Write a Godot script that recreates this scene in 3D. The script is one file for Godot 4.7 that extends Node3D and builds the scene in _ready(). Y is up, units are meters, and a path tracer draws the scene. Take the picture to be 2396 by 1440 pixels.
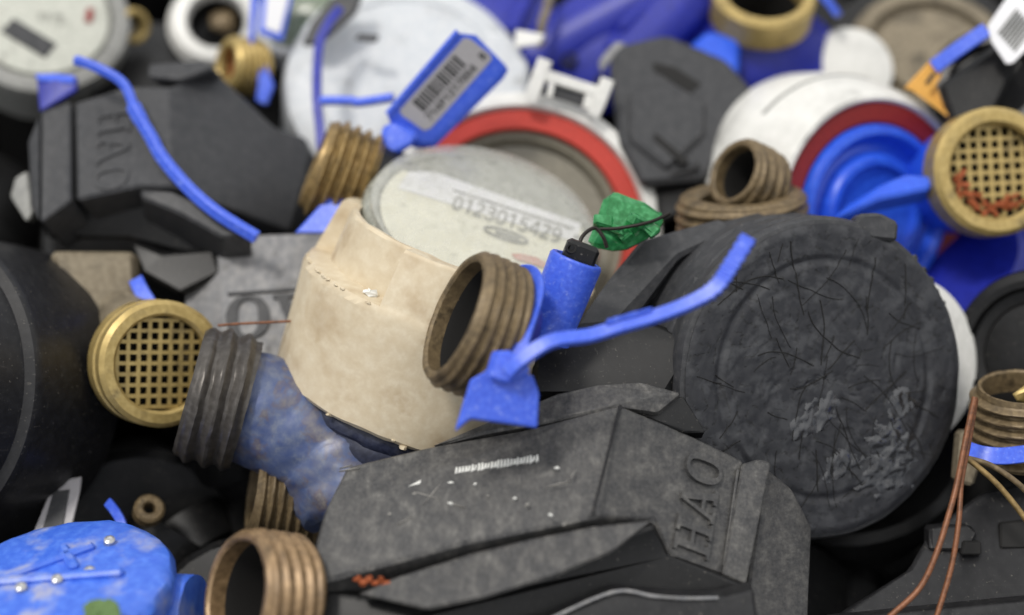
extends Node3D
# A heap of scrapped water meters. Lengths inside a thing are in units of about 0.11 mm; pt() and at() give the place of a point of the heap in the camera's axes.

const S := 0.00011
const D := 3704.0
var cam: Transform3D
var q := S
var now: Node3D
var M := {}
var taken := {}
var rng := RandomNumberGenerator.new()
var fnl := FastNoiseLite.new()


class Shape:
	var p := PackedVector3Array()
	var uv := PackedVector2Array()

	func tri(a: Vector3, b: Vector3, c: Vector3) -> void:
		p.append(a); p.append(b); p.append(c)

	func quad(a: Vector3, b: Vector3, c: Vector3, d: Vector3) -> void:
		tri(a, b, c); tri(a, c, d)

	func lathe(prof: Array, seg := 64, x := Transform3D.IDENTITY, a0 := 0.0, a1 := TAU) -> Shape:
		for i in seg:
			var u := a0 + (a1 - a0) * i / seg
			var v := a0 + (a1 - a0) * (i + 1) / seg
			for j in prof.size() - 1:
				var m: Vector2 = prof[j]
				var n: Vector2 = prof[j + 1]
				var a := x * Vector3(cos(u) * m.x, sin(u) * m.x, m.y)
				var b := x * Vector3(cos(v) * m.x, sin(v) * m.x, m.y)
				var c := x * Vector3(cos(v) * n.x, sin(v) * n.x, n.y)
				var d := x * Vector3(cos(u) * n.x, sin(u) * n.x, n.y)
				if m.x > 0.001:
					tri(a, b, c)
				if n.x > 0.001:
					tri(a, c, d)
		return self

	# a helical screw thread round z, from z0 up to z1
	func thread(r: float, z0: float, z1: float, pitch: float, deep: float, seg := 72, x := Transform3D.IDENTITY) -> Shape:
		var rows := int(ceil((z1 - z0) / pitch * 12.0))
		var grid := []
		for j in rows + 1:
			var z := z0 + (z1 - z0) * j / rows
			var row := PackedVector3Array()
			for i in seg + 1:
				var t := TAU * (i % seg) / seg
				var f := fposmod(z / pitch - float(i % seg) / seg, 1.0)
				var tooth := clampf(1.25 - absf(f - 0.5) * 3.0, 0.0, 1.0)
				tooth *= clampf((z1 - z) / pitch * 2.0, 0.0, 1.0) * clampf((z - z0) / pitch * 2.0, 0.0, 1.0)
				var rr := r - deep * (1.0 - tooth)
				row.append(x * Vector3(cos(t) * rr, sin(t) * rr, z))
			grid.append(row)
		for j in rows:
			for i in seg:
				quad(grid[j][i], grid[j][i + 1], grid[j + 1][i + 1], grid[j + 1][i])
		return self

	# section (a closed 2D outline) carried along a path; up fixes its second axis
	func sweep(path: Array, sec: Array, up: Vector3, size := [], capped := true) -> Shape:
		var rings := []
		var n := path.size()
		for k in n:
			var t: Vector3 = (path[mini(k + 1, n - 1)] - path[maxi(k - 1, 0)]).normalized()
			var side := t.cross(up)
			if side.length() < 0.05:
				side = t.cross(Vector3(0.3, 0.5, 0.8))
			side = side.normalized()
			var over := side.cross(t)
			var f := Vector2.ONE
			if size.size():
				f = size[k] if size[k] is Vector2 else Vector2.ONE * float(size[k])
			var ring := PackedVector3Array()
			for s in sec:
				ring.append(path[k] + side * s.x * f.x + over * s.y * f.y)
			rings.append(ring)
		var m := sec.size()
		for k in n - 1:
			for i in m:
				quad(rings[k][i], rings[k][(i + 1) % m], rings[k + 1][(i + 1) % m], rings[k + 1][i])
		if capped:
			for i in range(1, m - 1):
				tri(rings[0][0], rings[0][i + 1], rings[0][i])
				tri(rings[n - 1][0], rings[n - 1][i], rings[n - 1][i + 1])
		return self

	func flat(f: Array, away: bool = false) -> void:
		# fills a polygon that may be concave
		var n := Vector3.ZERO
		for i in f.size():
			n += (f[i] - f[0]).cross(f[(i + 1) % f.size()] - f[0])
		if n.length() < 1e-6:
			return
		n = n.normalized()
		var e := n.cross(Vector3(0.12, 0.97, 0.2) if absf(n.y) < 0.8 else Vector3(1, 0.1, 0.2)).normalized()
		var w := n.cross(e)
		var flat2 := PackedVector2Array()
		for v in f:
			flat2.append(Vector2(v.dot(e), v.dot(w)))
		var t := Geometry2D.triangulate_polygon(flat2)
		if t.is_empty():
			for i in range(1, f.size() - 1):
				tri(f[0], f[i], f[i + 1])
			return
		for i in range(0, t.size(), 3):
			var a: Vector3 = f[t[i]]
			var b: Vector3 = f[t[i + 1]]
			var c: Vector3 = f[t[i + 2]]
			if (b - a).cross(c - a).dot(n) < 0.0:
				tri(a, c, b)
			else:
				tri(a, b, c)

	# a closed solid with chamfered edges; every face runs the same way round seen from outside
	func solid(v: Array, faces: Array, bevel: float) -> Shape:
		var inset := {}
		var edge := {}
		for fi in faces.size():
			var f: Array = faces[fi]
			var n := Vector3.ZERO
			for i in f.size():
				n += (v[f[i]] - v[f[0]]).cross(v[f[(i + 1) % f.size()]] - v[f[0]])
			n = n.normalized()
			var pts := []
			for i in f.size():
				var a: Vector3 = v[f[(i + f.size() - 1) % f.size()]]
				var b: Vector3 = v[f[i]]
				var c: Vector3 = v[f[(i + 1) % f.size()]]
				var n1 := n.cross(b - a).normalized()
				var n2 := n.cross(c - b).normalized()
				var w := (n1 + n2) / maxf(0.35, 1.0 + n1.dot(n2)) * bevel
				pts.append(b + w)
				inset[Vector2i(fi, f[i])] = b + w
				edge[Vector2i(f[i], f[(i + 1) % f.size()])] = fi
			flat(pts)
		var next := {}
		for e in edge:
			var back := Vector2i(e.y, e.x)
			if edge.has(back):
				next[Vector2i(edge[e], e.x)] = edge[back]  # round vertex e.x, from one face to the next
				if e.x < e.y:
					var f: int = edge[e]
					var g: int = edge[back]
					quad(inset[Vector2i(f, e.y)], inset[Vector2i(f, e.x)], inset[Vector2i(g, e.x)], inset[Vector2i(g, e.y)])
		for k in v.size():
			var start := -1
			for fi in faces.size():
				if k in faces[fi]:
					start = fi
					break
			if start < 0:
				continue
			var ring := []
			var f := start
			for guard in 12:
				ring.append(inset[Vector2i(f, k)])
				if not next.has(Vector2i(f, k)):
					break
				f = next[Vector2i(f, k)]
				if f == start:
					break
			ring.reverse()
			for i in range(1, ring.size() - 1):
				tri(ring[0], ring[i + 1], ring[i])
		return self

	# front faces (lists into v) given thickness by a shift
	func shell(v: Array, faces: Array, shift: Vector3, bevel := 4.0) -> Shape:
		var n := v.size()
		var all := v.duplicate()
		for a in v:
			all.append(a + shift)
		var used := {}
		var fs := []
		for f in faces:
			for i in f.size():
				used[Vector2i(f[i], f[(i + 1) % f.size()])] = true
		for f in faces:
			fs.append(f)
			var b := []
			for i in f:
				b.push_front(i + n)
			fs.append(b)
			for i in f.size():
				var a: int = f[i]
				var c: int = f[(i + 1) % f.size()]
				if not used.has(Vector2i(c, a)):
					fs.append([c, a, a + n, c + n])
		return solid(all, fs, bevel)

	func slab(v: Array, shift: Vector3, bevel := 4.0) -> Shape:
		return shell(v, [range(v.size())], shift, bevel)

	func box(size: Vector3, x := Transform3D.IDENTITY, bevel := 3.0) -> Shape:
		var h := size / 2.0
		return slab([x * Vector3(-h.x, -h.y, h.z), x * Vector3(h.x, -h.y, h.z), x * Vector3(h.x, h.y, h.z), x * Vector3(-h.x, h.y, h.z)], x.basis * Vector3(0, 0, -size.z), bevel)

	func ball(r: Vector3, x := Transform3D.IDENTITY, seg := 24) -> Shape:
		var prof := []
		for i in seg / 2 + 1:
			var t := PI * i / (seg / 2) - PI / 2
			prof.append(Vector2(cos(t) if i % (seg / 2) else 0.0, sin(t)))
		return lathe(prof, seg, x * Transform3D(Basis.from_scale(r), Vector3.ZERO))

	# a round grid of bars with square holes
	func sieve(radius: float, pitch: float, bar: float, thick: float, x := Transform3D.IDENTITY) -> Shape:
		var n := int(radius / pitch) + 1
		var lines := []
		for i in range(-n, n + 1):
			lines.append(i * pitch - bar / 2)
			lines.append(i * pitch + bar / 2)
		var full := func(i: int, j: int) -> bool:
			if i < 0 or j < 0 or i >= lines.size() - 1 or j >= lines.size() - 1 or (i % 2 and j % 2):
				return false
			return Vector2((lines[i] + lines[i + 1]) / 2, (lines[j] + lines[j + 1]) / 2).length() < radius
		for i in lines.size() - 1:
			for j in lines.size() - 1:
				if not full.call(i, j):
					continue
				var l: float = lines[i]
				var r: float = lines[i + 1]
				var b: float = lines[j]
				var t: float = lines[j + 1]
				quad(x * Vector3(l, b, 0), x * Vector3(r, b, 0), x * Vector3(r, t, 0), x * Vector3(l, t, 0))
				quad(x * Vector3(l, t, -thick), x * Vector3(r, t, -thick), x * Vector3(r, b, -thick), x * Vector3(l, b, -thick))
				if not full.call(i - 1, j): quad(x * Vector3(l, t, 0), x * Vector3(l, t, -thick), x * Vector3(l, b, -thick), x * Vector3(l, b, 0))
				if not full.call(i + 1, j): quad(x * Vector3(r, b, 0), x * Vector3(r, b, -thick), x * Vector3(r, t, -thick), x * Vector3(r, t, 0))
				if not full.call(i, j - 1): quad(x * Vector3(l, b, 0), x * Vector3(l, b, -thick), x * Vector3(r, b, -thick), x * Vector3(r, b, 0))
				if not full.call(i, j + 1): quad(x * Vector3(r, t, 0), x * Vector3(r, t, -thick), x * Vector3(l, t, -thick), x * Vector3(l, t, 0))
		return self

	func text(words: String, size: float, deep: float, font: Font, x := Transform3D.IDENTITY) -> Shape:
		var t := TextMesh.new()
		t.text = words
		t.font = font
		t.font_size = 64
		t.pixel_size = size / 64.0
		t.depth = deep
		t.curve_step = 4.0
		var a := t.get_mesh_arrays()
		var v: PackedVector3Array = a[Mesh.ARRAY_VERTEX]
		var k: PackedInt32Array = a[Mesh.ARRAY_INDEX] if a[Mesh.ARRAY_INDEX] != null else PackedInt32Array(range(v.size()))
		for i in range(0, k.size(), 3):
			tri(x * v[k[i]], x * v[k[i + 2]], x * v[k[i + 1]])
		return self

	func warp(f: Callable) -> Shape:
		var made := {}
		for i in p.size():
			var k := Vector3i((p[i] * 50.0).round())
			if not made.has(k):
				made[k] = f.call(p[i])
			p[i] = made[k]
		return self

	func mesh(scale: float, crease: float) -> ArrayMesh:
		var n := p.size() / 3
		var face := PackedVector3Array()
		var at := {}
		var keys := []
		keys.resize(p.size())
		for i in n:
			face.append((p[i * 3 + 1] - p[i * 3]).cross(p[i * 3 + 2] - p[i * 3]))
			for c in 3:
				var k := Vector3i((p[i * 3 + c] * 40.0).round())
				keys[i * 3 + c] = k
				if at.has(k):
					at[k].append(i)
				else:
					at[k] = [i]
		var unit := PackedVector3Array()
		for f in face:
			unit.append(f.normalized())
		var least := cos(deg_to_rad(crease))
		var v := PackedVector3Array()
		var nn := PackedVector3Array()
		var u := PackedVector2Array()
		for i in n:
			if face[i].length_squared() < 1e-9:
				continue
			for c in [0, 2, 1]:
				var sum := Vector3.ZERO
				for j in at[keys[i * 3 + c]]:
					if unit[i].dot(unit[j]) > least:
						sum += face[j]
				v.append(p[i * 3 + c] * scale)
				nn.append(sum.normalized())
				if uv.size():
					u.append(uv[i * 3 + c])
		var a := []
		a.resize(Mesh.ARRAY_MAX)
		a[Mesh.ARRAY_VERTEX] = v
		a[Mesh.ARRAY_NORMAL] = nn
		if u.size():
			a[Mesh.ARRAY_TEX_UV] = u
		var m := ArrayMesh.new()
		m.add_surface_from_arrays(Mesh.PRIMITIVE_TRIANGLES, a)
		var st := SurfaceTool.new()
		st.create_from(m, 0)
		st.index()
		return st.commit()


func pt(x: float, y: float, d: float) -> Vector3:
	return cam * (Vector3((x - 1198.0) / D, (720.0 - y) / D, -1.0) * (D - d) * S)


func at(x: float, y: float, d: float) -> Vector3:
	return now.transform.affine_inverse() * pt(x, y, d) / q


func ats(list: Array) -> Array:
	return list.map(func(v): return at(v[0], v[1], v[2]))


func hit(x: float, y: float, p0: Vector3, n: Vector3) -> Vector3:  # the point of a plane seen at x, y
	var a := at(x, y, 0)
	var b := at(x, y, 500)
	return a + (b - a) * ((p0 - a).dot(n) / (b - a).dot(n))


func way(v: Vector3) -> Vector3:  # a direction in the camera's axes, in the thing's own
	return now.basis.inverse() * (cam.basis * v)


func frame(o: Vector3, z: Vector3, up := Vector3(0, 1, 0)) -> Transform3D:
	z = z.normalized()
	var x := up.cross(z)
	if x.length() < 0.02:
		x = Vector3(1, 0.1, 0).cross(z)
	x = x.normalized()
	return Transform3D(Basis(x, z.cross(x), z), o)


func framex(o: Vector3, z: Vector3, x: Vector3) -> Transform3D:
	z = z.normalized()
	x = (x - z * x.dot(z)).normalized()
	return Transform3D(Basis(x, z.cross(x), z), o)


func smooth(list: Array, each := 8) -> Array:
	var out := []
	for k in list.size() - 1:
		for i in each:
			out.append((list[k] as Vector3).cubic_interpolate(list[k + 1], list[maxi(k - 1, 0)], list[mini(k + 2, list.size() - 1)], float(i) / each))
	out.append(list[-1])
	return out


func round_section(r: float, n := 10) -> Array:
	var o := []
	for i in n:
		o.append(Vector2(cos(TAU * i / n), sin(TAU * i / n)) * r)
	return o


func strap_section(w: float, t: float) -> Array:
	var b := minf(w, t) * 0.28
	return [Vector2(-w + b, -t), Vector2(w - b, -t), Vector2(w, -t + b), Vector2(w, t - b), Vector2(w - b, t), Vector2(-w + b, t), Vector2(-w, t - b), Vector2(-w, -t + b)]


func numbered(called: String) -> String:
	var k: int = taken.get(called, 0)
	taken[called] = k + 1
	return called if k == 0 else "%s_%03d" % [called, k]


func thing(called: String, label: String, category: String, x: float, y: float, d: float, axis := Vector3(0, 0, 1), side := Vector3(1, 0, 0), group := "") -> Node3D:
	var o := Node3D.new()
	o.name = numbered(called)
	var z := axis.normalized()
	var e := (side - z * side.dot(z)).normalized()
	o.transform = Transform3D(cam.basis * Basis(e, z.cross(e), z), pt(x, y, d))
	q = (D - d) / D * S
	o.set_meta("label", label)
	o.set_meta("category", category)
	if group:
		o.set_meta("group", group)
	add_child(o, true)
	now = o
	return o


func part(called: String, s: Shape, m: Material, parent: Node = null, crease := 38.0) -> MeshInstance3D:
	var o := MeshInstance3D.new()
	o.name = called
	o.mesh = s.mesh(q, crease)
	o.material_override = m
	o.cast_shadow = GeometryInstance3D.SHADOW_CASTING_SETTING_ON
	(parent if parent else now).add_child(o, true)
	return o


func dent(amount: float, size: float, s0 := 0) -> Callable:
	var n := FastNoiseLite.new()
	n.seed = s0
	n.frequency = 1.0 / size
	return func(v: Vector3) -> Vector3:
		return v + Vector3(n.get_noise_3dv(v), n.get_noise_3dv(v + Vector3(500, 0, 0)), n.get_noise_3dv(v + Vector3(0, 900, 0))) * amount


func grain(stops: Array, s0: int, freq := 0.02, octaves := 5, kind := FastNoiseLite.TYPE_SIMPLEX_SMOOTH, side := 512, gain := 0.58) -> NoiseTexture2D:
	var n := FastNoiseLite.new()
	n.seed = s0
	n.frequency = freq
	n.noise_type = kind
	n.fractal_octaves = octaves
	n.fractal_gain = gain
	var g := Gradient.new()
	var offs := PackedFloat32Array()
	var cols := PackedColorArray()
	for s in stops:
		offs.append(s[0])
		cols.append(s[1])
	g.offsets = offs
	g.colors = cols
	var t := NoiseTexture2D.new()
	t.width = side
	t.height = side
	t.seamless = true
	t.noise = n
	t.color_ramp = g
	return t


# colour from a to b in a mottle whose texture repeats every tile millimetres; dirt is a second layer with clear gaps
func skin(called: String, a: Color, b: Color, tile: float, rough: float, metal := 0.0, s0 := 1, dirt: NoiseTexture2D = null, dirt_tile := 40.0, relief: NoiseTexture2D = null, deep := 0.03) -> StandardMaterial3D:
	var m := StandardMaterial3D.new()
	m.resource_name = called
	m.albedo_color = Color.WHITE
	m.albedo_texture = grain([[0.15, a], [0.5, a.lerp(b, 0.4)], [0.85, b]], s0)
	m.roughness = rough
	m.metallic = metal
	m.uv1_triplanar = true
	m.uv1_scale = Vector3.ONE * (1000.0 / tile)
	m.uv1_offset = Vector3(0.37, 0.11, 0.71) * s0
	if dirt:
		m.detail_enabled = true
		m.detail_albedo = dirt
		m.detail_uv_layer = BaseMaterial3D.DETAIL_UV_2
		m.uv2_triplanar = true
		m.uv2_scale = Vector3.ONE * (1000.0 / dirt_tile)
		m.uv2_offset = Vector3(0.21, 0.63, 0.4) * s0
	if relief:
		m.heightmap_enabled = true
		m.heightmap_texture = relief
		m.heightmap_scale = deep / 10.0
	if called.begins_with("black"):
		m.metallic_specular = 0.42
	M[called] = m
	return m


func plain(called: String, c: Color, rough: float, metal := 0.0) -> StandardMaterial3D:
	var m := StandardMaterial3D.new()
	m.resource_name = called
	m.albedo_color = c
	m.roughness = rough
	m.metallic = metal
	M[called] = m
	return m


func _ready() -> void:
	# camera, sky, sun, exposure
	var c := Camera3D.new()
	c.name = "camera"
	c.fov = rad_to_deg(2.0 * atan(720.0 / D))
	c.near = 0.01
	c.far = 20.0
	var pitch := deg_to_rad(40.0)
	c.transform = Transform3D(Basis(Vector3.RIGHT, -pitch), Vector3(0, 0.10 + sin(pitch) * D * S, cos(pitch) * D * S))
	var lens := CameraAttributesPhysical.new()
	lens.frustum_focal_length = 12.0 * D / 720.0
	lens.exposure_aperture = 5.0
	lens.frustum_focus_distance = (D - 200.0) * S
	c.attributes = lens
	add_child(c)
	cam = c.transform
	var w := WorldEnvironment.new()
	w.name = "world"
	var e := Environment.new()
	e.background_mode = Environment.BG_SKY
	var sk := ProceduralSkyMaterial.new()
	sk.sky_top_color = Color(1.0, 1.0, 1.0)
	sk.sky_horizon_color = Color(0.52, 0.54, 0.57)
	sk.sky_curve = 0.4
	sk.ground_bottom_color = Color(0.06, 0.06, 0.06)
	sk.ground_horizon_color = Color(0.16, 0.16, 0.16)
	e.sky = Sky.new()
	e.sky.sky_material = sk
	e.tonemap_mode = Environment.TONE_MAPPER_LINEAR
	e.tonemap_exposure = 1.26
	e.sdfgi_enabled = true
	e.ssao_enabled = true
	e.ssil_enabled = true
	w.environment = e
	add_child(w)
	var sun := DirectionalLight3D.new()
	sun.name = "sun"
	sun.light_energy = 0.5
	sun.light_angular_distance = 10.0
	sun.light_color = Color(1.0, 0.98, 0.95)
	sun.shadow_enabled = true
	sun.look_at_from_position(Vector3(-0.35, 1.0, 0.15), Vector3.ZERO, Vector3(0, 0, 1))
	add_child(sun)
	materials()
	ground()
	top_row()
	middle_back()
	left_side()
	right_side()
	centre_meter()
	lid_meter()
	front()
	seals()
	loose()


func materials() -> void:
	var none := Color(0, 0, 0, 0)
	var dust := grain([[0.4, Color(0.46, 0.45, 0.43, 0.0)], [0.62, Color(0.46, 0.45, 0.43, 0.24)], [0.9, Color(0.56, 0.55, 0.53, 0.6)]], 11, 0.009, 7, FastNoiseLite.TYPE_SIMPLEX_SMOOTH, 1024, 0.68)
	var specks := grain([[0.82, Color(0.6, 0.58, 0.54, 0.0)], [0.9, Color(0.6, 0.58, 0.54, 0.5)]], 12, 0.05, 4)
	var ochre := grain([[0.5, Color(0.55, 0.42, 0.22, 0.0)], [0.68, Color(0.55, 0.41, 0.2, 0.3)], [0.9, Color(0.45, 0.31, 0.13, 0.6)]], 13, 0.005, 5)
	var grime := grain([[0.48, Color(0.12, 0.1, 0.07, 0.0)], [0.66, Color(0.12, 0.1, 0.07, 0.3)], [0.85, Color(0.1, 0.085, 0.06, 0.65)]], 14, 0.007, 6)
	var faint := grain([[0.55, Color(0.3, 0.29, 0.26, 0.0)], [0.72, Color(0.3, 0.29, 0.26, 0.18)], [0.88, Color(0.2, 0.19, 0.17, 0.55)]], 19, 0.006, 5)
	var chalk := grain([[0.52, Color(0.7, 0.72, 0.76, 0.0)], [0.7, Color(0.7, 0.72, 0.75, 0.22)], [0.9, Color(0.74, 0.72, 0.66, 0.6)]], 15, 0.007, 6)
	var rust := grain([[0.56, Color(0.42, 0.33, 0.2, 0.0)], [0.68, Color(0.42, 0.32, 0.19, 0.45)], [0.78, Color(0.52, 0.48, 0.4, 0.6)], [0.9, Color(0.6, 0.57, 0.5, 0.8)]], 16, 0.007, 5)
	var pits := grain([[0.0, Color.BLACK], [1.0, Color.WHITE]], 20, 0.03, 6)
	skin("black_dusty", Color(0.26, 0.26, 0.265), Color(0.41, 0.405, 0.4), 40.0, 0.5, 0.0, 1, dust, 46.0, pits, 0.05)
	M.black_dusty.albedo_texture = grain([[0.1, Color(0.16, 0.16, 0.167)], [0.5, Color(0.24, 0.24, 0.243)], [0.9, Color(0.36, 0.357, 0.352)]], 61, 0.03, 7, FastNoiseLite.TYPE_SIMPLEX_SMOOTH, 1024, 0.75)
	skin("black_grey", Color(0.19, 0.195, 0.205), Color(0.27, 0.27, 0.277), 34.0, 0.5, 0.0, 2, specks, 30.0, pits, 0.04)
	skin("grey_dusty", Color(0.44, 0.445, 0.46), Color(0.6, 0.595, 0.59), 34.0, 0.65, 0.0, 3, faint, 26.0, pits, 0.04)
	skin("black_plastic", Color(0.06, 0.06, 0.063), Color(0.1, 0.1, 0.102), 30.0, 0.42, 0.0, 4, specks, 34.0)
	skin("black_smooth", Color(0.1, 0.1, 0.107), Color(0.155, 0.155, 0.16), 36.0, 0.38, 0.0, 5, specks, 40.0)
	skin("brass", Color(0.5, 0.41, 0.25), Color(0.65, 0.55, 0.36), 24.0, 0.42, 0.4, 6, grime, 24.0, pits, 0.02)
	skin("brass_bright", Color(0.66, 0.57, 0.35), Color(0.75, 0.66, 0.43), 24.0, 0.4, 0.45, 7, faint, 34.0)
	skin("brass_brown", Color(0.46, 0.37, 0.26), Color(0.66, 0.55, 0.41), 22.0, 0.42, 0.3, 47, grime, 30.0, pits, 0.02)
	skin("brass_dull", Color(0.38, 0.32, 0.23), Color(0.53, 0.46, 0.34), 18.0, 0.5, 0.25, 8, grime, 20.0, pits, 0.03)
	skin("grey_metal", Color(0.24, 0.225, 0.21), Color(0.36, 0.345, 0.33), 26.0, 0.38, 0.4, 9, faint, 30.0, pits, 0.04)
	skin("tan", Color(0.42, 0.38, 0.31), Color(0.54, 0.5, 0.42), 28.0, 0.7, 0.0, 10, grime, 36.0, pits, 0.03)
	skin("beige", Color(0.77, 0.71, 0.6), Color(0.82, 0.775, 0.68), 40.0, 0.55, 0.0, 11, ochre, 60.0, pits, 0.03)
	skin("clear_worn", Color(0.44, 0.45, 0.42), Color(0.72, 0.72, 0.67), 14.0, 0.25, 0.0, 12, faint, 14.0)
	skin("dial", Color(0.83, 0.82, 0.74), Color(0.87, 0.86, 0.78), 36.0, 0.5, 0.0, 13)
	skin("white_plastic", Color(0.82, 0.82, 0.8), Color(0.88, 0.875, 0.86), 34.0, 0.42, 0.0, 14, faint, 120.0)
	skin("white_dirty", Color(0.74, 0.76, 0.78), Color(0.82, 0.825, 0.83), 34.0, 0.5, 0.0, 15, faint, 70.0)
	skin("red", Color(0.68, 0.17, 0.11), Color(0.75, 0.2, 0.13), 20.0, 0.5, 0.0, 16)
	skin("dark_red", Color(0.48, 0.1, 0.1), Color(0.55, 0.13, 0.12), 20.0, 0.5, 0.0, 17)
	var wear := grain([[0.62, Color(0.62, 0.7, 0.95, 0.0)], [0.8, Color(0.62, 0.7, 0.95, 0.25)], [0.92, Color(0.7, 0.74, 0.9, 0.5)]], 51, 0.02, 6)
	skin("seal_blue", Color(0.22, 0.34, 0.82), Color(0.29, 0.43, 0.89), 16.0, 0.36, 0.0, 18, wear, 22.0)
	skin("deep_blue", Color(0.07, 0.11, 0.5), Color(0.13, 0.18, 0.65), 26.0, 0.42, 0.0, 19)  # a deep blue, lowered further to carry shade on the right-edge meter
	skin("body_blue", Color(0.14, 0.31, 0.8), Color(0.19, 0.39, 0.88), 30.0, 0.35, 0.0, 20)
	skin("worn_blue", Color(0.25, 0.31, 0.48), Color(0.43, 0.46, 0.53), 44.0, 0.4, 0.1, 21, rust, 44.0, pits, 0.04)
	skin("blue_dirty", Color(0.22, 0.38, 0.8), Color(0.32, 0.49, 0.87), 34.0, 0.32, 0.0, 22, chalk, 60.0, pits, 0.03)
	skin("orange", Color(0.82, 0.6, 0.26), Color(0.9, 0.68, 0.32), 12.0, 0.5, 0.0, 23)
	skin("copper", Color(0.44, 0.27, 0.17), Color(0.56, 0.37, 0.25), 8.0, 0.45, 0.2, 24, grime, 12.0)
	skin("earth", Color(0.05, 0.045, 0.04), Color(0.1, 0.09, 0.08), 40.0, 0.9, 0.0, 25)
	skin("old_dial", Color(0.68, 0.69, 0.65), Color(0.76, 0.76, 0.72), 30.0, 0.4, 0.0, 46, faint, 30.0)
	skin("lens_taupe", Color(0.47, 0.45, 0.4), Color(0.57, 0.55, 0.49), 20.0, 0.35, 0.0, 26)
	skin("label_grey", Color(0.62, 0.61, 0.62), Color(0.67, 0.66, 0.67), 14.0, 0.5, 0.0, 27)  # grey tag plate; also the painted shade of a white label
	skin("rubber_rust", Color(0.5, 0.2, 0.07), Color(0.68, 0.4, 0.22), 5.0, 0.7, 0.0, 28, null, 10.0, pits, 0.1)
	var g := skin("green", Color(0.1, 0.42, 0.2), Color(0.34, 0.66, 0.44), 26.0, 0.12, 0.0, 29)
	g.backlight_enabled = true
	g.backlight = Color(0.2, 0.5, 0.25)
	plain("ink", Color(0.2, 0.2, 0.2), 0.7)
	plain("ink_grey", Color(0.4, 0.4, 0.38), 0.7)
	plain("ink_red", Color(0.72, 0.5, 0.44), 0.7)
	plain("ink_soft_red", Color(0.78, 0.66, 0.6), 0.7)
	plain("paint_white", Color(0.85, 0.85, 0.83), 0.6)
	skin("grey_plastic", Color(0.5, 0.5, 0.49), Color(0.6, 0.6, 0.58), 30.0, 0.5, 0.0, 43, faint, 50.0)
	plain("white_label", Color(0.86, 0.86, 0.87), 0.5)
	plain("dust_grey", Color(0.52, 0.51, 0.49), 0.8)
	plain("wire_dark", Color(0.14, 0.12, 0.1), 0.5, 0.4)
	plain("bore_black", Color(0.06, 0.055, 0.05), 0.8)  # black paints in the shade deep inside bores, slots and holes
	skin("navy_grime", Color(0.1, 0.12, 0.2), Color(0.22, 0.24, 0.32), 24.0, 0.5, 0.0, 44, faint, 30.0)
	plain("moss", Color(0.36, 0.46, 0.27), 0.8)
	plain("steel", Color(0.7, 0.7, 0.7), 0.3, 0.8)
	# wrinkled film on the black lid: a net of creases with dirt in them
	var f := skin("film", Color(0.105, 0.11, 0.132), Color(0.165, 0.168, 0.182), 48.0, 0.5, 0.0, 31)
	f.roughness = 0.5
	f.clearcoat_enabled = true
	f.clearcoat = 0.8
	f.clearcoat_roughness = 0.3
	f.clearcoat_texture = grain([[0.5, Color.BLACK], [0.75, Color.WHITE]], 35, 0.01, 4)
	var wr := FastNoiseLite.new()
	wr.noise_type = FastNoiseLite.TYPE_SIMPLEX_SMOOTH
	wr.fractal_type = FastNoiseLite.FRACTAL_RIDGED
	wr.frequency = 0.0075
	wr.fractal_octaves = 3
	wr.fractal_gain = 0.45
	wr.seed = 3
	wr.domain_warp_enabled = true
	wr.domain_warp_amplitude = 70.0
	wr.domain_warp_frequency = 0.006
	var wt := NoiseTexture2D.new()
	wt.width = 1024
	wt.height = 1024
	wt.seamless = true
	wt.noise = wr
	var wg := Gradient.new()
	wg.offsets = PackedFloat32Array([0.0, 0.7, 0.93, 1.0])
	wg.colors = PackedColorArray([Color.WHITE, Color(0.85, 0.85, 0.85), Color(0.5, 0.5, 0.5), Color.BLACK])
	wt.color_ramp = wg
	f.heightmap_enabled = true
	f.heightmap_texture = wt
	f.heightmap_scale = 0.014
	f.detail_enabled = true
	f.detail_blend_mode = BaseMaterial3D.BLEND_MODE_MIX
	var dt: NoiseTexture2D = wt.duplicate()
	var dg := Gradient.new()
	dg.offsets = PackedFloat32Array([0.76, 0.85, 0.93])
	dg.colors = PackedColorArray([Color(0.04, 0.04, 0.04, 0.0), Color(0.04, 0.04, 0.04, 0.55), Color(0.03, 0.03, 0.03, 0.95)])
	dt.color_ramp = dg
	f.detail_albedo = dt
	f.detail_uv_layer = BaseMaterial3D.DETAIL_UV_1
	var fo := plain("film_gloss", Color(0.15, 0.153, 0.167), 0.17, 0.0)
	fo.clearcoat_enabled = true
	fo.clearcoat = 0.4
	fo.clearcoat_roughness = 0.1
	fo.metallic_specular = 0.85


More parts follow.
